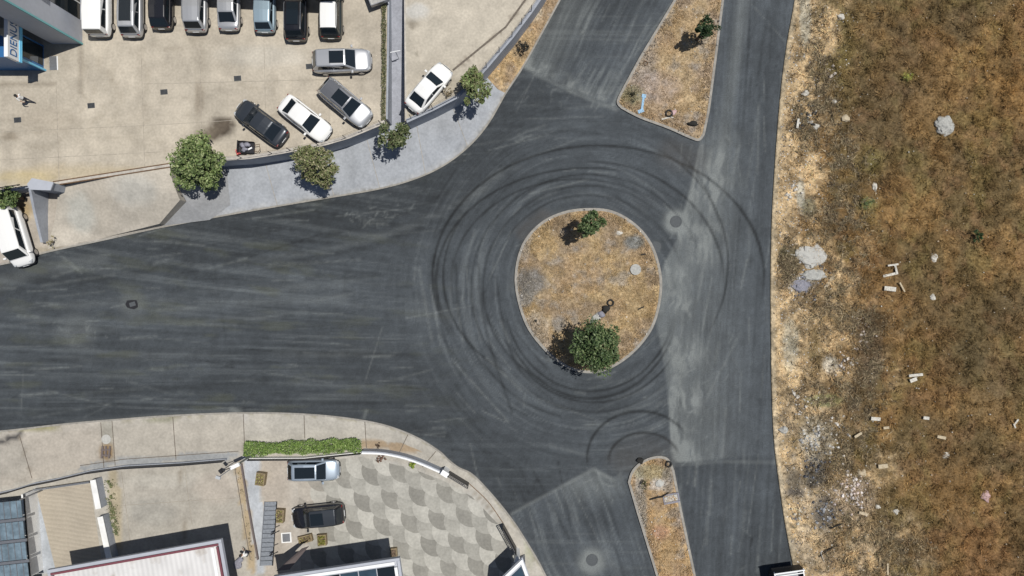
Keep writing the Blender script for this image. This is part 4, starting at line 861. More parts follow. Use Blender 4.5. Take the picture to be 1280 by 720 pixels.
def leafcloud(name, parent, n, size, sampler, cols, mat_='leaf', up=.4):
    Pn = sampler(n); N = len(Pn)
    d = rng.normal(size=(N, 3)); d[:, 2] = np.abs(d[:, 2]) + up; d /= np.linalg.norm(d, axis=1)[:, None]
    a = np.cross(d, rng.normal(size=(N, 3))); a /= np.linalg.norm(a, axis=1)[:, None]; b = np.cross(d, a)
    s = size * .84 * (.55 + .8 * rng.random(N))[:, None]
    V = np.stack([Pn - a * s, Pn + b * s * .5 - a * s * .1 + d * s * .1, Pn + a * s, Pn - b * s * .5 - a * s * .1 + d * s * .1], 1).reshape(-1, 3)
    F = np.arange(4 * N).reshape(N, 4); c = np.array(cols)[rng.integers(len(cols), size=N)] * (.75 + .5 * rng.random(N))[:, None]
    return npmesh(name, V, F, np.repeat(c, 4, 0), mat_, parent=parent)
def crown_sampler(r, zc, hz, clumps, seed, fill=.45):
    g = np.random.default_rng(seed)
    d = g.normal(size=(clumps, 3)); d /= np.linalg.norm(d, axis=1)[:, None]
    rad = g.random(clumps) ** .45; C = d * rad[:, None] * np.array([r, r, hz]) * (.72 + .2 * g.random(clumps))[:, None] + np.array([0, 0, zc])
    cr = r * (.15 + .14 * g.random(clumps))
    def f(n):
        k = g.integers(clumps, size=n); v = g.normal(size=(n, 3)); v /= np.linalg.norm(v, axis=1)[:, None]
        return C[k] + v * (cr[k] * (.55 + .5 * g.random(n)))[:, None] * np.array([1, 1, .75])
    return f, C
def tree(label, x, y, r, h, cols, n=3000, clumps=46, lsize=.13, ztop=0, base=0, seed=1, hz=None, group=None, name='street_tree', asp=1.0):
    """x,y: crown centre seen in plan; h: crown centre height over the ground"""
    p = P(x, y, base + h); t = thing(name, label, 'tree', (p.x, p.y, base), group=group)
    f, C = crown_sampler(r, h, hz or r * .85, clumps, seed)
    mb = MB(); g = random.Random(seed)
    mb.tube([(0, 0, -.05), (.04, .02, h * .4), (.0, .05, h * .8), (.02, 0, h + r * .35)], [.15, .12, .09, .03], 'bark')
    for c in C[:: max(1, clumps // 12)]: mb.tube([(.02, .03, h * (.45 + .25 * g.random())), tuple(c * .6 + np.array([0, 0, h * .35])), tuple(c)], [.06, .04, .015], 'bark', 6)
    mb.build('trunk', t); leafcloud('crown', t, int(n * 1.35), lsize, f, [tuple(np.array(c) * np.array([.92, .85, .95])) for c in cols]).scale = (1, asp, 1)
    return t
GR = [(.13, .20, .06), (.19, .27, .085), (.09, .145, .042), (.27, .34, .14)]
OL = [(.17, .20, .075), (.24, .25, .12), (.12, .155, .055), (.31, .30, .17), (.19, .24, .085)]
MD = [(.09, .13, .045), (.14, .18, .07), (.06, .09, .03), (.2, .23, .11)]
DK = [(.04, .08, .026), (.07, .12, .038), (.10, .16, .055), (.16, .22, .09)]
DD = [(.02, .045, .018), (.03, .065, .022), (.045, .085, .03)]
tree('large light green tree at the left end of the curved retaining wall', 246, 207, 2.42, 3.6, GR, 5200, 60, .145, seed=3, asp=1.08)
tree('wide olive green tree on the pavement below the white sedan', 392.5, 207, 2.05, 3.5, OL, 4600, 52, .13, seed=4, asp=.9)
tree('small olive tree on the pavement at the foot of the narrow alley', 492.5, 169, 1.45, 3.2, MD, 1300, 28, .14, seed=15, hz=.9)
tree('loose green tree at the wall end next to the parked white sedan', 593, 104, 1.42, 3.7, OL[:3] + GR[:2], 1900, 30, .13, seed=6, asp=1.25)
tree('big dark green tree on the south side of the traffic island', 746.5, 432, 2.2, 4.2, DK, 5600, 130, .13, seed=17, base=.1, asp=1.05)
tree('small dark green tree near the north rim of the traffic island', 738, 280, 1.3, 3.6, DK, 1700, 30, .13, seed=8, base=.1, asp=.85)
tree('small very dark tree on the northern median', 882, 35, 1.2, 2.7, DD + DK[:1], 1300, 24, .12, seed=9, base=.1, asp=.85)
tree('leafy green tree at the left edge above the white van', 6, 244, 1.25, 2.2, DK + GR[:2], 2000, 28, .13, seed=10)
def bush(label, x, y, z, r, cols, n, seed, lsize=.07, name='shrub', cat='shrub', hz=None):
    p = P(x, y, z); t = thing(name, label, cat, p); f, C = crown_sampler(r, r * .8, hz or r * .7, 12, seed)
    mb = MB()
    for c in C[:5]: mb.tube([(0, 0, -.03), tuple(c * .9)], [.02, .008], 'bark', 5)
    mb.build('stem', t); leafcloud('foliage', t, n, lsize, f, cols); return t
bush('small round green shrub alone in the brown field', 1217, 296, .25, .62, DD + DK[:2], 500, 21)
bush('pale yellow flowering weed in the upper brown field', 1132, 97, .3, .45, [(.34, .34, .06), (.25, .27, .07)], 160, 22)
bush('flat green weed in the field nearest the big concrete lump, above it', 1080, 256, .25, .7, [(.12, .16, .06), (.09, .12, .05)], 200, 23, hz=.15)
bush('lime green shrub on the inner side of the curved white topped wall', 516, 579, PAV, .42, [(.24, .30, .05), (.32, .36, .07), (.15, .22, .04)], 320, 24)
bush('reddish dry shrub on the inner side of the curved white topped wall', 477, 572, PAV, .42, [(.20, .10, .07), (.14, .09, .06)], 200, 25)
bush('black burnt shrub on the dry verge beside the north road', 653, 60, .14, .75, [(.018, .018, .016), (.03, .03, .025)], 230, 26, .09)
bush('dark dry weed at the lower left tip of the northern median', 791, 120, .2, .6, [(.05, .05, .03), (.10, .09, .05)], 130, 27, .08)
bush('dark green weed on the southern median', 806, 604, .2, .42, [(.06, .065, .025), (.13, .12, .05)], 150, 28)
bush('dry twiggy shrub beside the road edge of the north driveway', 68, 303, .3, .55, [(.34, .28, .17), (.22, .2, .1)], 160, 29)
bush('brown twiggy shrub beside the lone white sedan', 562, 118, LOT, .55, [(.18, .14, .08), (.25, .2, .12)], 170, 30)
bush('dark leafless twig bush in the brown strip right of the hedge', 474, 557, PAV, .35, [(.05, .03, .02), (.09, .06, .04)], 70, 31)
# hedges
def hedge(name, label, a, b, w, z, h, n, cols, seed, ls=.08):
    A, B = P(*a, z + h * .6), P(*b, z + h * .6); A.z = B.z = z; t = thing(name, label, 'hedge', A); D = B - A; L = D.length; u = np.array((D / L)[:2]); v = np.array([-u[1], u[0]]); g = np.random.default_rng(seed)
    mb = MB()
    for k in range(int(L / .5)): q = u * (.25 + k * .5); mb.tube([(q[0], q[1], -.03), (q[0], q[1], h * .8)], .02, 'bark', 5)
    mb.build('stem', t)
    def f(n):
        s = g.random(n) * L; c = (g.random(n) - .5) * w; z_ = h * (1 - .6 * g.random(n) ** 2) * (.75 + .5 * vn(s * 1.6, c * 3, seed)); c = c * (.72 + .55 * vn(s * 1.7, np.sign(c) * 5, seed + 1))
        return np.stack([u[0] * s + v[0] * c, u[1] * s + v[1] * c, z_], -1)
    leafcloud('foliage', t, n, ls, f, cols, up=.5); return t
hedge('hedge', 'bright green clipped hedge on the south pavement above the parked silver blue wagon', (306, 561), (452, 555.5), 1.05, PAV, .95, 6500, [(.13, .21, .045), (.17, .26, .06), (.09, .15, .035), (.23, .30, .10)], 33, .085)
hedge('hedge', 'narrow dark hedge strip between the car yard and the alley', (479.5, 150), (480.5, -60), .34, LOT, .35, 3600, [(.09, .12, .04), (.13, .14, .06), (.06, .075, .03), (.22, .19, .1)], 34, .06)
def g_cover():
    g = np.random.default_rng(35)
    def f(n):
        s = g.random(n); x = 138 + 8 * s + g.normal(size=n) * 3; y = 598 + 70 * s; ok = vn(x / 3, y / 3, 36) > .45; x, y = x[ok], y[ok]
        return np.stack([(x - 640) / S, (360 - y) / S, PAV + .05 + .12 * g.random(len(x))], -1)
    return leafcloud('ground_cover', None, 1100, .07, f, [(.14, .17, .07), (.20, .20, .09), (.09, .12, .05)])
tag(g_cover(), 'patchy green ground cover in the planted strip beside the broken white wall', 'ground cover', kind='stuff')
def gc2():
    g = np.random.default_rng(37)
    def f(n):
        s = g.random(n); x = 299 + 19 * s + g.normal(size=n) * 2; y = 582 + 118 * s; ok = vn(x / 2.5, y / 2.5, 38) > .62; x, y = x[ok], y[ok]
        return np.stack([(x - 640) / S, (360 - y) / S, PAV + .05 + .12 * g.random(len(x))], -1)
    return leafcloud('dry_weeds', None, 300, .06, f, [(.20, .13, .07), (.26, .20, .1), (.10, .10, .05)])
tag(gc2(), 'dry weeds along the sandy strip beside the pale path', 'weeds', kind='stuff')
def planter(label, x, y, w, d, h, rz, cols, n, seed, name='planter'):
    p = P(x, y, PAV); t = thing(name, label, 'planter', p, rz)
    mb = MB()
    for c, s in (((0, d / 2 - .05, h / 2), (w, .1, h)), ((0, -d / 2 + .05, h / 2), (w, .1, h)), ((w / 2 - .05, 0, h / 2), (.1, d - .2, h)), ((-w / 2 + .05, 0, h / 2), (.1, d - .2, h))): mb.box(c, s, 'planter')
    mb.build('box', t); mb = MB(); mb.box((0, 0, h / 2 - .05), (w - .2, d - .2, h - .12), 'bark'); mb.build('soil', t)
    g = np.random.default_rng(seed)
    leafcloud('plant', t, n, .08, lambda n: np.stack([(g.random(n) - .5) * (w - .1), (g.random(n) - .5) * (d - .1), h * (.85 + .5 * g.random(n))], -1), cols); return t
YL = [(.30, .27, .09), (.22, .22, .07), (.36, .30, .15)]
planter('olive stone planter of yellowish plants at the top of the pale path', 328, 597, .75, 1.05, .55, R(-8), YL, 130, 41)
planter('olive stone planter of yellowish plants at the nose of the black wagon', 352, 643, .65, 1.1, .5, R(-4), YL, 130, 42)
planter('low brown planter of straggling dry plants beside the square grey cover', 383, 672, 1.15, .6, .4, R(14), [(.26, .20, .12), (.16, .12, .07), (.30, .26, .09)], 150, 43)
planter('brown square planter with one round olive bush below the black wagon', 404, 673, .72, .9, .45, R(4), [(.16, .16, .03), (.22, .21, .05)], 190, 44)
planter('small brown planter box at the corner of the glass roofed building', 493, 689, .55, .75, .4, R(4), [(.2, .14, .1)], 30, 45)
# ================================================================ VEHICLES
def paint(name, col, metal=0, rough=.3, coat=.8): M[name] = mat(name, col, rough, metal, coat=coat); return name
WHT = paint('paint_white', (.78, .78, .77)); SLV = paint('paint_silver', (.50, .51, .53), .55, .35); GRY = paint('paint_grey', (.17, .175, .19), .5, .35); BLK = paint('paint_black', (.012, .012, .015), 0, .22, 1); CHR = paint('paint_charcoal', (.045, .052, .062), .35, .3); LBL = paint('paint_light_blue', (.33, .43, .50), .4, .35); PSB = paint('paint_silver_blue', (.40, .47, .55), .5, .35); DGN = paint('paint_dark_green', (.02, .026, .026), .2, .3)
SHAPES = {   # cabin stations as fractions of length from the middle: rear base, rear top, front top, front base; belt, roof; bonnet
    'sedan': (-.385, -.215, .085, .255, .90, 1.44), 'hatch': (-.475, -.36, .10, .27, .95, 1.50), 'wagon': (-.475, -.385, .10, .255, 1.0, 1.66), 'van': (-.492, -.465, .22, .36, 1.12, 1.88), 'longvan': (-.49, -.475, .255, .385, 1.15, 1.95)}
def car(label, x, y, ang, L, W, style, col, z0, roofcol=None, sunroof=False, rails=False, scale_h=1, group='cars parked in the yards', pano=False, name='parked_car', cat='car', darkglass=True):
    rb, rt, ft, fb, belt, H = SHAPES[style]; H *= scale_h
    p = P(x, y, z0 + .7); t = thing(name, label, cat, (p.x, p.y, z0), R(-ang), group)
    # body
    xs = np.array([-.5, -.494, -.478, -.44, -.38, -.30, -.2, 0, .2, .28, .36, .42, .46, .485, .497, .5]); N = len(xs)
    wf = np.interp(xs, [-.5, -.494, -.47, -.42, -.33, 0, .3, .40, .455, .485, .5], [.66, .78, .90, .965, 1, 1, .99, .955, .87, .74, .60]) * W / 2
    rear_t = {'sedan': .93, 'hatch': .95, 'wagon': 1.0, 'van': 1.08, 'longvan': 1.1}[style]; hood = belt - (.0 if style == 'sedan' else .05)
    zt = np.interp(xs, [-.5, -.485, -.46, fb - .02, fb + .03, .42, .475, .5], [rear_t - .32, rear_t - .12, rear_t, belt, hood, hood - .13, hood - .25, hood - .42])
    V, F = [], []
    prof = [(.80, 'b'), (.96, .34), (1.0, .52), (.985, -.16), (.93, -.05), (.80, .0), (.42, .025), (0, .035)]
    for i in range(N):
        row = []
        for k, (f, q) in enumerate(prof):
            zz = .22 if q == 'b' else (q if q > .2 else zt[i] + q); zz = max(zz, .22 + .03 * k) if i not in (0, N - 1) else max(zz, .30 + .02 * k); row.append((xs[i] * L, wf[i] * f, zz))
        full = row + [(a, -b, c) for a, b, c in row[-2::-1]]; V += full
    nr = len(prof) * 2 - 1
    for i in range(N - 1):
        for k in range(nr - 1): F.append((i * nr + k, i * nr + k + 1, (i + 1) * nr + k + 1, (i + 1) * nr + k))
        F.append((i * nr + nr - 1, i * nr, (i + 1) * nr, (i + 1) * nr + nr - 1))
    F.append(tuple(range(nr))[::-1]); F.append(tuple((N - 1) * nr + k for k in range(nr)))
    mb = MB(); mb.v = V; mb.f = [f[::-1] for f in F]; mb.m = [mb.mi(col)] * len(F); mp_ = mb.mi('plastic'); mb.m = [mp_ if max(V[k][2] for k in f) < .56 else c_ for f, c_ in zip(F, mb.m)]; bo = mb.build('body', t, smooth=True)
    mod = bo.modifiers.new('smooth', 'SUBSURF'); mod.levels = 1; mod.render_levels = 1
    # cabin
    b0, b1 = W / 2 * .90, W / 2 * (.74 if style not in ('van', 'longvan') else .82)
    X = lambda f: f * L
    Rr = [(X(rb), belt - .02, b0 * .93), (X(rt), H - .05, b1 * .96), (X((rt + ft) / 2), H, b1), (X(ft), H - .05, b1 * .95), (X(fb), belt - .02, b0 * .95)]
    mb = MB(); rc = roofcol or col
    RR, RT, RM, FT, FB = [[Vector((q[0], s * q[2], q[1])) for s in (1, -1)] for q in Rr]
    cR = Vector((0, 0, .035))
    def crown(a, b, m):   # roof strip between two stations with a crowned middle
        pa = [a[0], (a[0] * .6 + a[1] * .4) + cR, (a[0] * .4 + a[1] * .6) + cR, a[1]]; pb = [b[0], (b[0] * .6 + b[1] * .4) + cR, (b[0] * .4 + b[1] * .6) + cR, b[1]]
        for k in range(3): mb.poly([pa[k], pb[k], pb[k + 1], pa[k + 1]], m)
    crown(RT, RM, rc); crown(RM, FT, rc)
    mb.poly([RR[0], RT[0], RT[0] * .6 + RT[1] * .4 + cR, RT[0] * .4 + RT[1] * .6 + cR, RT[1], RR[1]], col); mb.poly([FB[1], FT[1], FT[0] * .4 + FT[1] * .6 + cR, FT[0] * .6 + FT[1] * .4 + cR, FT[0], FB[0]], col)
    for s in (0, 1): q = [RR[s], RT[s], RM[s], FT[s], FB[s]]; mb.poly(q if s else q[::-1], col)
    bm_ = mb.build('roof', t)
    me = bm_.data; bmx = bmesh.new(); bmx.from_mesh(me); bmesh.ops.remove_doubles(bmx, verts=bmx.verts, dist=.002); bmesh.ops.recalc_face_normals(bmx, faces=bmx.faces); bmx.to_mesh(me); bmx.free()
    bv = bm_.modifiers.new('bevel', 'BEVEL'); bv.width = .09; bv.segments = 3; bv.limit_method = 'ANGLE'; bv.angle_limit = R(22)
    def glass(name, c, u0, u1, v0, v1, off=.016, m='glass'):   # c: lower-left, lower-right, upper-right, upper-left
        f = lambda u, v: (c[0] * (1 - u) + c[1] * u) * (1 - v) + (c[3] * (1 - u) + c[2] * u) * v
        q = [f(u0, v0), f(u1, v0), f(u1, v1), f(u0, v1)]; n = (q[1] - q[0]).cross(q[3] - q[0]).normalized()
        cen = sum(q, Vector()) / 4; n = n if n.dot(cen - Vector((0, 0, belt * .8))) > 0 else -n
        mid = f((u0 + u1) / 2, v0) + Vector((math.copysign(.03, cen.x) if abs(n.x) > .3 else 0, 0, 0))
        mb = MB(); top = [k + n * off for k in q]; bot = [k - n * .02 for k in q]
        mb.poly(top, m)
        for i in range(4): mb.poly([bot[i], bot[(i + 1) % 4], top[(i + 1) % 4], top[i]], m)
        mb.build(name, t)
    glass('windscreen', [FB[0], FB[1], FT[1], FT[0]], .06, .94, .08, .97, .03); glass('rear_window', [RR[1], RR[0], RT[0], RT[1]], .08, .92, .16 if style != 'sedan' else .08, .93, .03)
    for s in (0, 1):
        top_r, top_f = RT[s], FT[s]; q = [RR[s], FB[s], top_f, top_r]
        f = lambda u, v: (q[0] * (1 - u) + q[1] * u) * (1 - v) + (q[3] * (1 - u) + q[2] * u) * v
        glass('side_window', q, .10, .50, .20, .86, .02); glass('side_window', q, .53, .92, .20, .86, .02)
    if sunroof:
        a, b = (ft - .02, ft - (.26 if not pano else .40)); w = b1 * .68; mb = MB()
        mb.prism([(X(a), w), (X(a), -w), (X(b), -w), (X(b), w)], H - .06, [H + .055, H + .055, H + .015, H + .015], 'glass'); mb.build('sunroof', t)
    if rails:
        for s in (1, -1): mb = MB(); mb.tube([(X(rt) + .1, s * b1 * .93, H - .03), (X(rt) + .3, s * b1 * .93, H + .05), (X(ft) - .3, s * b1 * .93, H + .05), (X(ft) - .05, s * b1 * .93, H - .04)], .025, 'metal_grey' if rails != 'dark' else 'plastic', 6); mb.build('roof_rail', t)
    for s in (1, -1):
        mb = MB(); mb.box((X(fb) - .28, s * (W / 2 + .07), belt + .06), (.16, .22, .15), col if col != LBL else col); mb.build('mirror', t, bevel=.03)
        mb = MB(); mb.box((X(.452), s * wf[12] * .80, zt[12] - .075), (.30, .26, .11), 'lamp', R(-28 * s)); mb.build('headlight', t, bevel=.03)
        mb = MB(); mb.box((X(-.476), s * wf[2] * .80, rear_t - .17), (.10, .24, .14), 'red_lamp', R(18 * s)); mb.build('tail_light', t, bevel=.03)
        for xw in (-.30, .32):
            mb = MB(); yc = s * (W / 2 - .11); mb.tube([(X(xw), yc - .11, .33), (X(xw), yc - .09, .33), (X(xw), yc + .10, .33), (X(xw), yc + .12, .33)], [.30, .335, .335, .30], 'tyre', 20)
            wh = mb.build('wheel', t); mb = MB(); mb.tube([(X(xw), yc + s * .10, .33), (X(xw), yc + s * .13, .33)], .22, 'rim', 14); mb.build('rim', wh)
    for e, nm in ((-1, 'rear_bumper'), (1, 'front_bumper')):
        mb = MB(); w = W * .40; xq = e * L / 2; mb.prism([(xq - e * .16, w), (xq + e * .02, w * .72), (xq + e * .045, 0), (xq + e * .02, -w * .72), (xq - e * .16, -w)], .25, .46, 'plastic'); mb.build(nm, t)
    mb = MB(); mb.box((L / 2 + .045, 0, .52), (.02, .5, .11), 'metal_white'); mb.build('number_plate', t); mb = MB(); mb.box((-L / 2 - .015, 0, .62), (.02, .5, .11), 'metal_white'); mb.build('number_plate', t)
    return t
U90 = -90
row = 'row of cars parked along the top of the yard'
def rowcar(label, x, yend, L, *a, **k):   # nose-in cars: the rear bumper is the low end in the picture
    zr = LOT + .5; rear = P(x, yend, zr); c = Vector((rear.x, rear.y + L / 2)); k2 = S * HC / (HC - LOT - .7)
    return car(label, c.x * k2 + 640, 360 - c.y * k2, U90 + k.pop('turn', 0), L, *a, group=row, **k)
rowcar('white high roofed van, leftmost in the row of parked cars', 126, 46.5, 4.4, 1.85, 'van', WHT, LOT, name='parked_van', cat='van')
rowcar('silver grey wagon with black sunroof, parked right of the white row van', 166, 47, 4.5, 1.82, 'wagon', SLV, LOT, sunroof=True, pano=True)
rowcar('glossy black hatchback third in the parked row', 203, 37, 4.2, 1.8, 'hatch', BLK, LOT)
rowcar('silver wagon with roof rails, fourth in the parked row', 246, 41, 4.6, 1.86, 'wagon', SLV, LOT, roofcol=SLV, rails=True)
rowcar('silver sedan with dark rear window and boot lid, in the parked row', 287, 39, 4.4, 1.78, 'sedan', SLV, LOT)
rowcar('light blue hatchback in the parked row', 332, 41.5, 4.0, 1.74, 'hatch', LBL, LOT)
rowcar('black wagon with silver roof edging, beside the white roofed car', 371, 52, 4.6, 1.86, 'wagon', BLK, LOT, sunroof=True, pano=True, rails=True)
rowcar('dark car with bright white roof at the right end of the parked row', 414.5, 49, 4.2, 1.82, 'wagon', DGN, LOT, roofcol=WHT, rails='dark')
car('silver wagon with sunroof parked sideways below the car row', 427, 76, -2, 4.65, 1.88, 'wagon', SLV, LOT, sunroof=True)
car('grey wagon with sunroof and pale bonnet, slanted at the retaining wall', 431.5, 128, 40, 4.65, 1.86, 'wagon', SLV, LOT, sunroof=True, roofcol=GRY)
car('white sedan slanted at the retaining wall beside the charcoal sedan', 381, 148, 38, 4.55, 1.8, 'sedan', WHT, LOT)
car('charcoal sedan slanted at the retaining wall with its nose away from it', 326, 153.5, 217, 4.55, 1.82, 'sedan', CHR, LOT)
car('lone white sedan parked right of the narrow alley', 536, 110, -50, 4.4, 1.78, 'sedan', WHT, LOT)
car('white van parked at the left edge of the north pavement', 20, 296, 73, 4.9, 1.95, 'longvan', WHT, PAV, name='parked_van', cat='van', group='vans parked in the street')
car('silver blue wagon with black sunroof parked behind the clipped hedge', 391.5, 588, -1, 4.25, 1.78, 'hatch', PSB, PAV, sunroof=True, pano=True)
car('black wagon with sunroof parked in the fish scale paved yard', 397.5, 645, 174, 4.3, 1.85, 'wagon', BLK, PAV, sunroof=True, roofcol=CHR)
# trailer corner at the top of the yard
t = thing('flatbed_trailer', 'grey trailer corner beside the hedge strip at the top edge', 'trailer', P(470, -12, LOT), R(20))
mb = MB(); mb.box((0, 0, .7), (1.5, 3.0, .12), 'stone'); mb.build('bed', t); mb = MB()
for c, s in (((.73, 0, .92), (.06, 3.0, .34)), ((-.73, 0, .92), (.06, 3.0, .34)), ((0, -1.48, .92), (1.4, .06, .34))): mb.box(c, s, 'metal_grey')
mb.build('side_board', t)
for s in (1, -1): mb = MB(); mb.tube([(s * .82 - .1, 0, .32), (s * .82 + .1, 0, .32)], .32, 'tyre', 16); mb.build('wheel', t)
mb = MB(); mb.box((0, -.3, .82), (.25, 1.4, .1), 'metal_dark', R(6)); mb.build('ramp', t)
# truck at the bottom edge of the east road
tp = P(987, 714, 1.9); t = thing('flatbed_truck', 'truck with pale framed open load bed entering at the bottom right', 'truck', (tp.x, tp.y, 0), R(8))
mb = MB(); mb.box((0, -2.1, 1.0), (2.3, 4.2, .16), 'metal_dark'); mb.build('bed', t); mb = MB(); mb.box((0, -2.1, 1.10), (2.2, 4.1, .05), 'metal_grey'); mb.build('floor', t)
mb = MB()
for c, s in (((1.17, -2.1, 1.35), (.05, 4.2, .7)), ((-1.17, -2.1, 1.35), (.05, 4.2, .7)), ((0, -.03, 1.5), (2.3, .05, .95)), ((0, -4.2, 1.35), (2.3, .05, .7))): mb.box(c, s, 'metal_dark')
mb.build('side_board', t)
mb = MB()
for c, s in (((1.17, -2.1, 1.73), (.09, 4.2, .06)), ((-1.17, -2.1, 1.73), (.09, 4.2, .06)), ((0, -.03, 2.0), (2.4, .1, .06)), ((0, -.36, 1.73), (2.25, .08, .06))): mb.box(c, s, 'metal_white')
mb.build('rail', t)
mb = MB(); mb.box((0, -5.3, 1.25), (2.1, 1.8, 1.7), 'paint_white'); mb.build('cab', t, bevel=.12); mb = MB(); mb.box((0, -6.21, 1.55), (1.8, .03, .7), 'glass'); mb.build('windscreen', t)
for x in (-1, 1):
    for y in (-.9, -5.2): mb = MB(); mb.tube([(x - .13, y, .42), (x + .13, y, .42)], .42, 'tyre', 20); wh = mb.build('wheel', t); mb = MB(); mb.tube([(x * 1.05, y, .42), (x * 1.15, y, .42)], .22, 'rim', 12); mb.build('rim', wh)
# ================================================================ PEOPLE
def person(label, x, y, z, rz, joints, shirt_lo, shirt_hi, group=None):
    t = thing('person', label, 'person', P(x, y, z), rz)
    J = joints; names = list(J); me = bpy.data.meshes.new('body')
    E = [(names.index(a), names.index(b)) for a, b in EDGES if a in J and b in J]
    co = [J[n][:3] for n in names]; rad = [J[n][3] for n in names]
    for s in ('l', 'r'):   # five fingers from each hand
        h = Vector(J['hand_' + s][:3]); w = Vector(J['wrist_' + s][:3]); d = (h - w).normalized(); sd = d.cross(Vector((0, 1, 0))).normalized()
        for k, (o_, ln) in enumerate(((-.035, .075), (-.012, .085), (.012, .08), (.034, .065), (.055, .05))):
            i = len(co); base_ = h + sd * o_ * .6; co += [tuple(base_), tuple(h + sd * o_ + d * ln * .6), tuple(h + sd * o_ * .9 + d * ln + Vector((0, 0, -.012)))]; rad += [.012, .009, .007]
            E += [(names.index('hand_' + s), i), (i, i + 1), (i + 1, i + 2)]
    me.from_pydata(co, E, []); o = bpy.data.objects.new('body_skin', me); COL.objects.link(o)
    o.modifiers.new('s', 'SKIN'); sv = me.skin_vertices[0].data
    for i, r_ in enumerate(rad): sv[i].radius = (r_, r_)
    sv[names.index('pelvis')].use_root = True
    o.modifiers.new('ss', 'SUBSURF').levels = 1
    dg = bpy.context.evaluated_depsgraph_get(); m2 = bpy.data.meshes.new_from_object(o.evaluated_get(dg)); bpy.data.objects.remove(o)
    m2.name = 'body'; b = bpy.data.objects.new('body', m2); COL.objects.link(b); b.parent = t
    for m in ('skin', 'shirt', 'trousers', 'hair'): m2.materials.append(M[m])
    leg = [np.array(J[n][:3]) for n in ('knee_l', 'knee_r', 'ankle_l', 'ankle_r', 'hip_l', 'hip_r', 'pelvis', 'thigh_l', 'thigh_r')]; arm = [np.array(J[n][:3]) for n in ('chest', 'spine', 'neck0', 'sh_l', 'sh_r', 'uparm_l', 'uparm_r')]; foot = [np.array(J[n][:3]) for n in ('toe_l', 'toe_r', 'heel_l', 'heel_r')]
    skn = [np.array(J[n][:3]) for n in ('head', 'crown', 'neck', 'hand_l', 'hand_r', 'wrist_l', 'wrist_r', 'elbow_l', 'elbow_r')]
    for p_ in m2.polygons:
        c = np.array(p_.center); d = [min(np.linalg.norm(c - q) for q in g) for g in (skn, arm, leg, foot)]; p_.material_index = int(np.argmin(d)); p_.use_smooth = True
    hd = Vector(J['head'][:3]); cr = Vector(J['crown'][:3]); ax = (cr - hd).normalized()
    mb = MB(); cap = []
    bmh = bmesh.new(); bmesh.ops.create_icosphere(bmh, subdivisions=2, radius=.118); bmesh.ops.translate(bmh, vec=cr * .75 + hd * .25 + Vector((-.025, 0, .02)), verts=bmh.verts); mh = bpy.data.meshes.new('hair'); bmh.to_mesh(mh); bmh.free(); mh.materials.append(M['hair']); ho = bpy.data.objects.new('hair', mh); COL.objects.link(ho); ho.parent = t
    return t
EDGES = [('pelvis', 'spine'), ('spine', 'chest'), ('chest', 'neck0'), ('neck0', 'neck'), ('neck', 'head'), ('head', 'crown'), ('head', 'nose')]
for s in 'lr': EDGES += [('pelvis', 'hip_' + s), ('hip_' + s, 'thigh_' + s), ('thigh_' + s, 'knee_' + s), ('knee_' + s, 'ankle_' + s), ('ankle_' + s, 'toe_' + s), ('ankle_' + s, 'heel_' + s), ('neck0', 'sh_' + s), ('sh_' + s, 'uparm_' + s), ('uparm_' + s, 'elbow_' + s), ('elbow_' + s, 'wrist_' + s), ('wrist_' + s, 'hand_' + s)]
def pose(lean=0, stride=.25, crouch=0, reach=0):
    J = {}; hz = .92 - crouch * .5; px_ = -.05 * crouch
    up = lambda h, y=0, r_=.1, fx=0: (px_ + math.sin(lean) * h + fx, y, hz + math.cos(lean) * h, r_)
    J['pelvis'] = (px_, 0, hz, .15); J['spine'] = up(.22, 0, .135); J['chest'] = up(.40, 0, .155); J['neck0'] = up(.52, 0, .09); J['neck'] = up(.58, 0, .055); J['head'] = up(.67, 0, .088, .02); J['crown'] = up(.77, 0, .085, .015); J['nose'] = up(.67, 0, .018, .125)
    for s, k in (('l', 1), ('r', -1)):
        f = stride * k; J['hip_' + s] = (px_, .09 * k, hz - .04, .115); kx = f * .55 + .38 * crouch; kz = .50 - .05 * crouch
        J['thigh_' + s] = ((px_ + kx) / 2, .10 * k, (hz + kz) / 2, .088); J['knee_' + s] = (kx, .10 * k, kz, .06); ax = f - .12 * (k < 0) * (stride > 0) + .12 * crouch; J['ankle_' + s] = (ax, .10 * k, .09, .042); J['toe_' + s] = (ax + .19, .115 * k, .03, .032); J['heel_' + s] = (ax - .06, .10 * k, .035, .034)
        J['sh_' + s] = up(.48, .19 * k, .065); a = -f * .9 + reach
        J['uparm_' + s] = up(.34, .235 * k, .05, a * .3); J['elbow_' + s] = up(.20, .25 * k, .042, a * .6 + .02); J['wrist_' + s] = up(-.03 + reach * .15, .24 * k, .03, a * 1.1 + .10); J['hand_' + s] = up(-.11 + reach * .15, .235 * k, .035, a * 1.25 + .13)
    return J
person('walking person in white shirt and dark trousers in the open yard', 38.5, 127, LOT, R(150), pose(.06, .28), 0, 0)
person('crouching person in white shirt beside a grey sack near the white roofed house', 312, 690, PAV, R(150), pose(.55, .06, .75, .35), 0, 0)
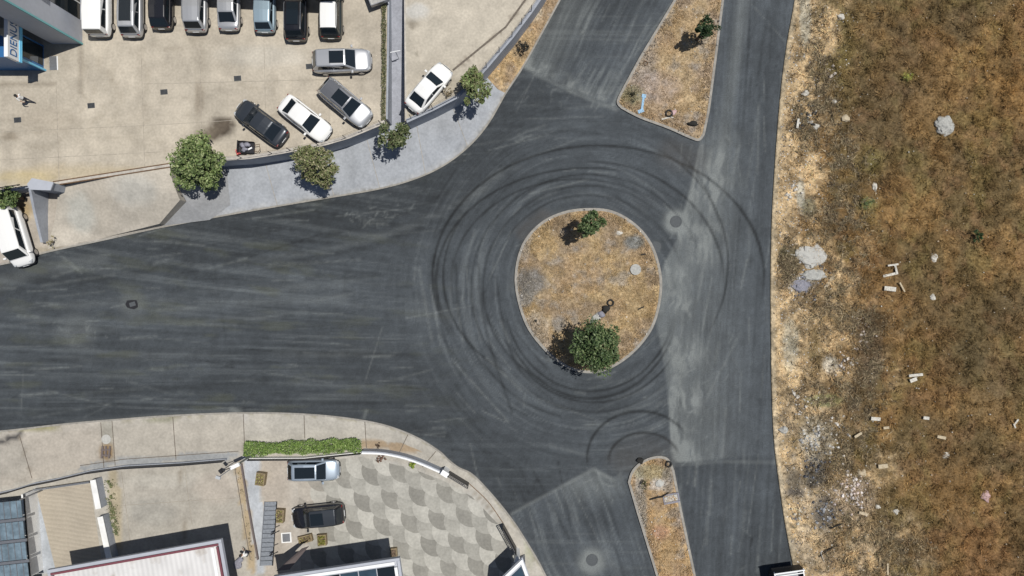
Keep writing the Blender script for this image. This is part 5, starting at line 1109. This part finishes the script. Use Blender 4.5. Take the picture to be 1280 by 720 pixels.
# ================================================================ SMALL THINGS
def lump(bm_list, c, r, m, seed=0, flat=.6):
    bmh = bmesh.new(); bmesh.ops.create_icosphere(bmh, subdivisions=3 if max(r) > .5 else 2, radius=1); g = random.Random(seed); o = g.random() * 50
    for v in bmh.verts: k = .30 + 1.25 * float(fbm(np.array(v.co.x * 1.6 + o), np.array(v.co.y * 1.6 + v.co.z), 4, seed)); v.co = Vector((v.co.x * r[0] * k, v.co.y * r[1] * k, v.co.z * r[2] * k))
    mb = MB(); mb.v = [tuple(v.co + Vector(c)) for v in bmh.verts]; mb.f = [tuple(v.index for v in f.verts) for f in bmh.faces]; mb.m = [mb.mi(m)] * len(mb.f); bmh.free(); return mb
def fz(x, y): return float(field_z(np.array(float(x)), np.array(float(y))))
def rock(name, label, cat, x, y, r, m, seed, z=None, group=None):
    zz = fz(x, y) if z is None else z; p = P(x, y, zz); mb = lump(None, (0, 0, r[2] * .1), r, m, seed); o = mb.build(name, loc=p, smooth=False); return tag(o, label, cat, group)
rock('boulder', 'large pale grey boulder in the upper field', 'boulder', 1180, 156, (.85, .82, .3), 'stone', 51)
rock('concrete_lump', 'big pale spilled concrete lump at the field edge', 'concrete lump', 1013, 319, (1.35, 1.15, .28), 'lid', 52)
rock('debris_pile', 'bluish grey debris heap left of the cut branches, below the concrete lump', 'debris', 1000, 355, (.9, .55, .25), 'sack', 53)
rock('debris_pile', 'dark grey debris heap directly under the concrete lump', 'debris', 1018, 343, (.9, .5, .3), 'stone', 54)
rock('bin_bag', 'white bin bag under the dark brush at the upper field edge', 'bin bag', 1007, 116.5, (.32, .3, .25), 'white_junk', 55)
rock('bin_bag', 'pale bag between dark brush and the open field, upper left of the boulder', 'bin bag', 1042, 127.5, (.28, .25, .2), 'white_junk', 56)
rock('bin_bag', 'pink plastic bag alone in the lower right field', 'bin bag', 1232, 620, (.42, .5, .2), 'pink', 57)
rock('stone', 'grey stone just below the upper dark brush', 'stone', 1020, 159, (.3, .25, .2), 'white_junk', 58)
rock('stone', 'pale stone at the very top of the field', 'stone', 1051, 21, (.28, .3, .2), 'white_junk', 59)
rock('stone', 'tan stone at the right edge of the dark brush', 'stone', 1057, 148, (.35, .32, .2), 'wood', 60)
rock('stone', 'white stone in the field right of the pale flat weed', 'stone', 1093, 234, (.2, .4, .15), 'white_junk', 61)
rock('stone', 'white stone in the lower field, right of the short pale plank', 'stone', 1183, 569, (.36, .28, .15), 'white_junk', 62)
rock('stone', 'white stone below the pink and white rubble cluster', 'stone', 1097, 633, (.24, .2, .16), 'white_junk', 63)
rock('stone', 'grey stone beside the road edge in the lower field', 'stone', 978, 537, (.4, .35, .22), 'stone', 64)
rock('stone', 'white stone low in the field, level with the pink bag but nearer the road', 'stone', 1120, 639, (.3, .22, .14), 'white_junk', 65)
rock('stone', 'pale stone in the middle of the field below the white boards', 'stone', 1166, 372, (.26, .32, .15), 'white_junk', 66)
rock('stone', 'pale stone above the crossed white boards', 'stone', 1167, 322, (.35, .4, .15), 'white_junk', 67)
rock('stone', 'tan stone beside the pink and white rubble cluster', 'stone', 1077, 591, (.35, .35, .22), 'wood', 68)
def planks(name, label, cat, x, y, ps, m, z=None):
    zz = fz(x, y) if z is None else z; p = P(x, y, zz); mb = MB()
    for (dx, dy, L, w, a) in ps: mb.box((dx, dy, (.19 if z is None else .06) + .03 * random.random()), (L, w, .07), m, rot=Matrix.Rotation(R(a), 3, 'Z') @ Matrix.Rotation(R(4), 3, 'Y'))
    return tag(mb.build(name, loc=p), label, cat)
planks('broken_boards', 'crossed white broken boards in the middle field', 'boards', 1113, 338, [(-.1, -.35, 1.3, .2, 12), (.35, .1, .8, .16, 100), (.1, .45, .9, .14, 8)], 'white_junk')
planks('plank', 'short thick white plank just below the crossed boards', 'plank', 1111, 361, [(0, 0, 1.0, .36, -6)], 'white_junk')
planks('plank', 'thin tilted plank lying right of the short thick plank', 'plank', 1126, 359, [(0, 0, .9, .12, -60)], 'wood')
planks('broken_boards', 'white L shaped board pair standing out in the centre field', 'boards', 1143, 470, [(0, .1, 1.2, .22, 5), (-.2, -.3, .6, .3, 20)], 'white_junk')
planks('plank', 'cream plank right of the rubble cluster, lower field', 'plank', 1102, 582, [(0, 0, .8, .34, 5)], 'wood')
planks('plank', 'cream plank lying lowest, under the rubble cluster', 'plank', 1078, 641, [(0, 0, .8, .24, -14)], 'wood')
planks('plank', 'short cream plank above the cream plank of the lower field', 'plank', 1106, 534, [(0, 0, .5, .2, 5)], 'wood')
planks('plank', 'tilted cream plank in the lower field above the white stone', 'plank', 1175, 546, [(0, 0, .75, .24, -12)], 'wood')
planks('plank', 'white slab next to the short cream plank', 'plank', 1156, 522, [(0, 0, .5, .25, -8)], 'white_junk')
planks('plank', 'pale grey slab by the dark ridge, left of the short cream plank', 'plank', 1093, 523, [(0, 0, .8, .28, -5)], 'white_junk')
planks('plank', 'upright white strip by the dark brush near the road', 'plank', 996, 155, [(0, 0, .8, .18, 80)], 'white_junk')
planks('plank', 'thin white strip near the bottom of the field', 'plank', 1108, 710, [(0, 0, .9, .14, 88)], 'wood')
planks('plank', 'curved pale offcut at the right edge of the field', 'plank', 1268, 527, [(0, 0, .6, .14, 50), (-.15, -.3, .4, .12, 110)], 'white_junk')
planks('plank', 'yellowish plank beside the grey ash patch', 'plank', 1071, 543, [(0, 0, .7, .2, 30)], 'wood')
t = thing('cut_branches', 'pale cut branches beside the debris heap under the concrete lump', 'branches', P(1036, 352, fz(1036, 352)))
mb = MB()
for a, L in ((50, 1.3), (65, 1.0), (35, .9), (80, .7)): mb.tube([(-L * .5 * math.cos(R(a)), -L * .5 * math.sin(R(a)), .06), (L * .5 * math.cos(R(a)), L * .5 * math.sin(R(a)), .16)], [.06, .04], 'wood', 6)
mb.build('branch', t)
mb = MB(); mb.tube([(-.7, -.5, .08), (-.2, .0, .2), (.3, .25, .15), (.7, .5, .22)], [.05, .05, .04, .02], 'burnt', 6); mb.tube([(-.2, 0, .2), (-.1, -.5, .1)], [.04, .02], 'burnt', 6); mb.tube([(-.6, -.1, .1), (-.3, -.9, .12)], [.04, .02], 'stone', 6); tag(mb.build('dead_branch', loc=P(1034, 688, fz(1034, 688))), 'dark dead branch near the bottom of the sandy field edge', 'branch')
mb = MB(); mb.tube([(-.6, -.2, .1), (0, .1, .22), (.5, .2, .1)], [.05, .06, .02], 'burnt', 6); mb.tube([(0, .1, .22), (.2, -.25, .08)], [.04, .015], 'burnt', 6); tag(mb.build('dead_branch', loc=P(1046, 657, fz(1046, 657))), 'black dead branch above the dark dead branch of the sandy edge', 'branch')
def ring(name, label, cat, x, y, z, Rr, r_, m='tyre', rim=None):
    p = P(x, y, z); mb = MB(); n = 20; pts = [(Rr * math.cos(6.283 * k / n), Rr * math.sin(6.283 * k / n), r_) for k in range(n + 1)]; mb.tube(pts, r_, m, 8); o = mb.build(name, loc=p, smooth=True); tag(o, label, cat); return o
ring('old_tyre', 'old tyre lying on the traffic island near the big tree', 'tyre', 763, 378.5, .27, .24, .075)
mb = lump(None, (0, 0, .12), (.36, .38, .26), 'burnt', 71); tag(mb.build('rubbish_heap', loc=P(757, 386.5, .24), smooth=True), 'dark rubbish heap between the old tyre and the big island tree', 'rubbish')
mb = lump(None, (0, 0, .10), (.38, .28, .18), 'sack', 72); tag(mb.build('rubbish_sack', loc=P(751.5, 393, .25), smooth=True), 'bluish grey sack touching the dark rubbish heap', 'sack')
mb = lump(None, (0, 0, .05), (.55, .30, .12), 'stone', 73); o = mb.build('cloth', loc=P(745, 397, .25), smooth=True); o.rotation_euler.z = R(45); tag(o, 'grey cloth stretching from the rubbish to the big island tree', 'cloth')
ring('old_tyre', 'old tyre in the litter near the tip of the northern median', 'tyre', 836, 142, .2, .26, .08)
ring('old_tyre', 'small rusty ring on the left rim of the northern median', 'tyre', 807, 79, .2, .17, .04, 'rust')
mb = lump(None, (0, 0, .06), (.25, .22, .1), 'pink', 74); tag(mb.build('rag', loc=P(842, 141, .2), smooth=True), 'pale rag inside the litter beside the median tyre', 'rag')
mb = MB(); mb.box((0, 0, .06), (.5, .28, .05), 'blue_tarp', R(20)); mb.box((.25, 1.25, .06), (.35, .3, .05), 'blue_tarp', R(-10)); mb.box((.15, .6, .05), (.18, 1.0, .05), 'blue_tarp', R(-8)); tag(mb.build('blue_sheet', loc=P(801, 139, .2)), 'torn light blue plastic sheet on the northern median', 'plastic sheet')
mb = lump(None, (0, 0, .1), (.42, .25, .2), 'burnt', 75); tag(mb.build('rubbish_heap', loc=P(865, 155, .22), smooth=True), 'black rubbish heap at the pointed tip of the northern median', 'rubbish')
mb = MB(); mb.box((0, 0, .05), (.7, .12, .05), 'white_junk', R(15)); mb.box((.45, .1, .05), (.4, .1, .05), 'white_junk', R(-20)); tag(mb.build('white_strips', loc=P(832, 148, .2)), 'white strips lying below the median tyre', 'strips')
t = thing('scrap_metal', 'grey rectangular metal frame lying across the kerb of the southern median', 'scrap metal', P(839, 623, .25), R(10))
mb = MB()
for c, s in (((0, .34, 0), (1.35, .1, .07)), ((0, -.34, 0), (1.35, .16, .07)), ((-.62, 0, 0), (.1, .58, .07)), ((.62, 0, 0), (.12, .58, .07))): mb.box(c, s, 'sack')
mb.build('frame', t); mb = MB(); mb.box((0, .0, -.03), (1.1, .5, .03), 'lid'); mb.build('panel', t)
mb = MB(); mb.tube([(-.8, -.2, .12), (-.2, .0, .16), (.2, .05, .16), (.8, .4, .12)], [.06, .07, .06, .03], 'burnt', 6); tag(mb.build('charred_beam', loc=P(824, 621, .22)), 'charred black beam next to the grey frame on the southern median', 'beam')
rock('stone', 'pale concrete chunk in the middle of the southern median tip', 'stone', 824, 604, (.38, .3, .2), 'lid', 81, .2)
rock('stone', 'dark lump on the left kerb of the southern median tip', 'stone', 801, 576, (.35, .28, .2), 'burnt', 82, .12)
ring('old_tyre', 'black tyre on the right rim of the southern median tip', 'tyre', 835.5, 580, .2, .22, .07)
rock('bin_bag', 'white plastic bag on the traffic island near its concrete lid', 'bin bag', 774, 291, (.28, .2, .12), 'white_junk', 83, .25)
rock('stone', 'small black lump at the left rim of the traffic island', 'stone', 669, 401, (.16, .14, .1), 'burnt', 84, .22)
mb = MB(); mb.box((0, 0, .05), (.55, .1, .08), 'burnt', R(25)); tag(mb.build('stick', loc=P(801, 385, .25)), 'dark stick on the right half of the traffic island', 'stick')
mb = MB(); mb.box((0, 0, .05), (.4, .12, .08), 'burnt', R(10)); tag(mb.build('stick', loc=P(804, 318, .25)), 'dark stick above the concrete lid of the traffic island', 'stick')
# junk at the retaining wall
t = thing('handcart', 'dark handcart loaded with grey sacks beside the charcoal sedan', 'handcart', P(311, 185.5, LOT), R(-4))
mb = MB(); mb.box((0, 0, .42), (1.25, .85, .06), 'metal_dark'); mb.box((-.62, 0, .62), (.06, .9, .4), 'metal_dark'); mb.box((0, .42, .55), (1.2, .05, .25), 'metal_dark'); mb.build('tray', t)
for a, b in ((-.28, .1), (.1, .18), (-.1, -.2)): mb = lump(None, (a, b, .6), (.28, .22, .18), 'sack', int(100 + a * 100)); mb.build('sack', t, smooth=True)
mb = MB(); mb.tube([(.6, .2, .45), (1.05, .3, .6), (1.15, -.1, .62), (1.0, -.35, .6), (.6, -.25, .45)], .03, 'rust', 6); mb.build('handle', t)
for s in (1, -1): mb = MB(); mb.tube([(-.3, s * .46 - .04, .25), (-.3, s * .46 + .04, .25)], .25, 'tyre', 14); mb.build('wheel', t)
mb = MB(); mb.box((.3, -.1, .5), (.35, .12, .06), 'metal_white', R(30)); mb.build('pipe', t)
t = thing('plastic_chair', 'overturned red plastic chair left of the handcart', 'chair', P(300.5, 190.5, LOT), R(20))
mb = MB(); mb.box((0, 0, .32), (.42, .42, .04), 'redplastic', rot=Matrix.Rotation(.5, 3, 'Y')); mb.build('seat', t); mb = MB(); mb.box((-.22, 0, .12), (.04, .42, .45), 'redplastic', rot=Matrix.Rotation(.7, 3, 'Y')); mb.build('backrest', t)
for a in (-.18, .18):
    for b in (-.18, .18): mb = MB(); mb.tube([(a, b, .33), (a + .28, b, .55)], .02, 'redplastic', 6); mb.build('leg', t)
mb = lump(None, (0, 0, .15), (.55, .38, .2), 'sack', 90); o = mb.build('sack', loc=P(298, 703, PAV), smooth=True); o.rotation_euler.z = R(48); tag(o, 'big grey oval sack on the ground beside the crouching person', 'sack')
planks('brown_boards', 'brown boards stacked under the round white lid of the south pavement', 'boards', 133, 565, [(-.3, 0, 1.0, .16, 88), (0, .05, .9, .16, 92), (.3, 0, 1.0, .14, 86), (0, .2, .8, .12, 2), (0, -.25, .8, .12, -3)], 'brownboard', PAV)
# ================================================================ LIGHT, SKY, CAMERA
w = bpy.data.worlds.new('World'); SC.world = w; w.use_nodes = True
bg = w.node_tree.nodes['Background']; sky = w.node_tree.nodes.new('ShaderNodeTexSky'); sky.sky_type = 'NISHITA'; sky.sun_disc = False
EL = R(70.5); az = Vector((.94, .34)).normalized()
sky.sun_elevation = EL; sky.sun_rotation = math.atan2(az.x, az.y); w.node_tree.links.new(sky.outputs[0], bg.inputs[0]); bg.inputs[1].default_value = .05
sl = bpy.data.lights.new('sun', 'SUN'); sl.energy = 4.2; sl.angle = R(.5); sl.color = (1, .965, .90); so = bpy.data.objects.new('sun', sl); COL.objects.link(so)
so.rotation_euler = Vector((az.x * math.cos(EL), az.y * math.cos(EL), math.sin(EL))).to_track_quat('Z', 'Y').to_euler(); so.location = (0, 0, 80)
cd = bpy.data.cameras.new('camera'); cd.sensor_width = 36; cd.lens = 18 / (640 / (HC * S)); cd.clip_end = 5000; co = bpy.data.objects.new('camera', cd); COL.objects.link(co); co.location = (0, 0, HC); SC.camera = co
SC.view_settings.view_transform = 'Standard'; SC.view_settings.look = 'None'; SC.view_settings.exposure = 0; SC.view_settings.gamma = 1
SC.render.engine = 'CYCLES'; SC.cycles.use_denoising = True
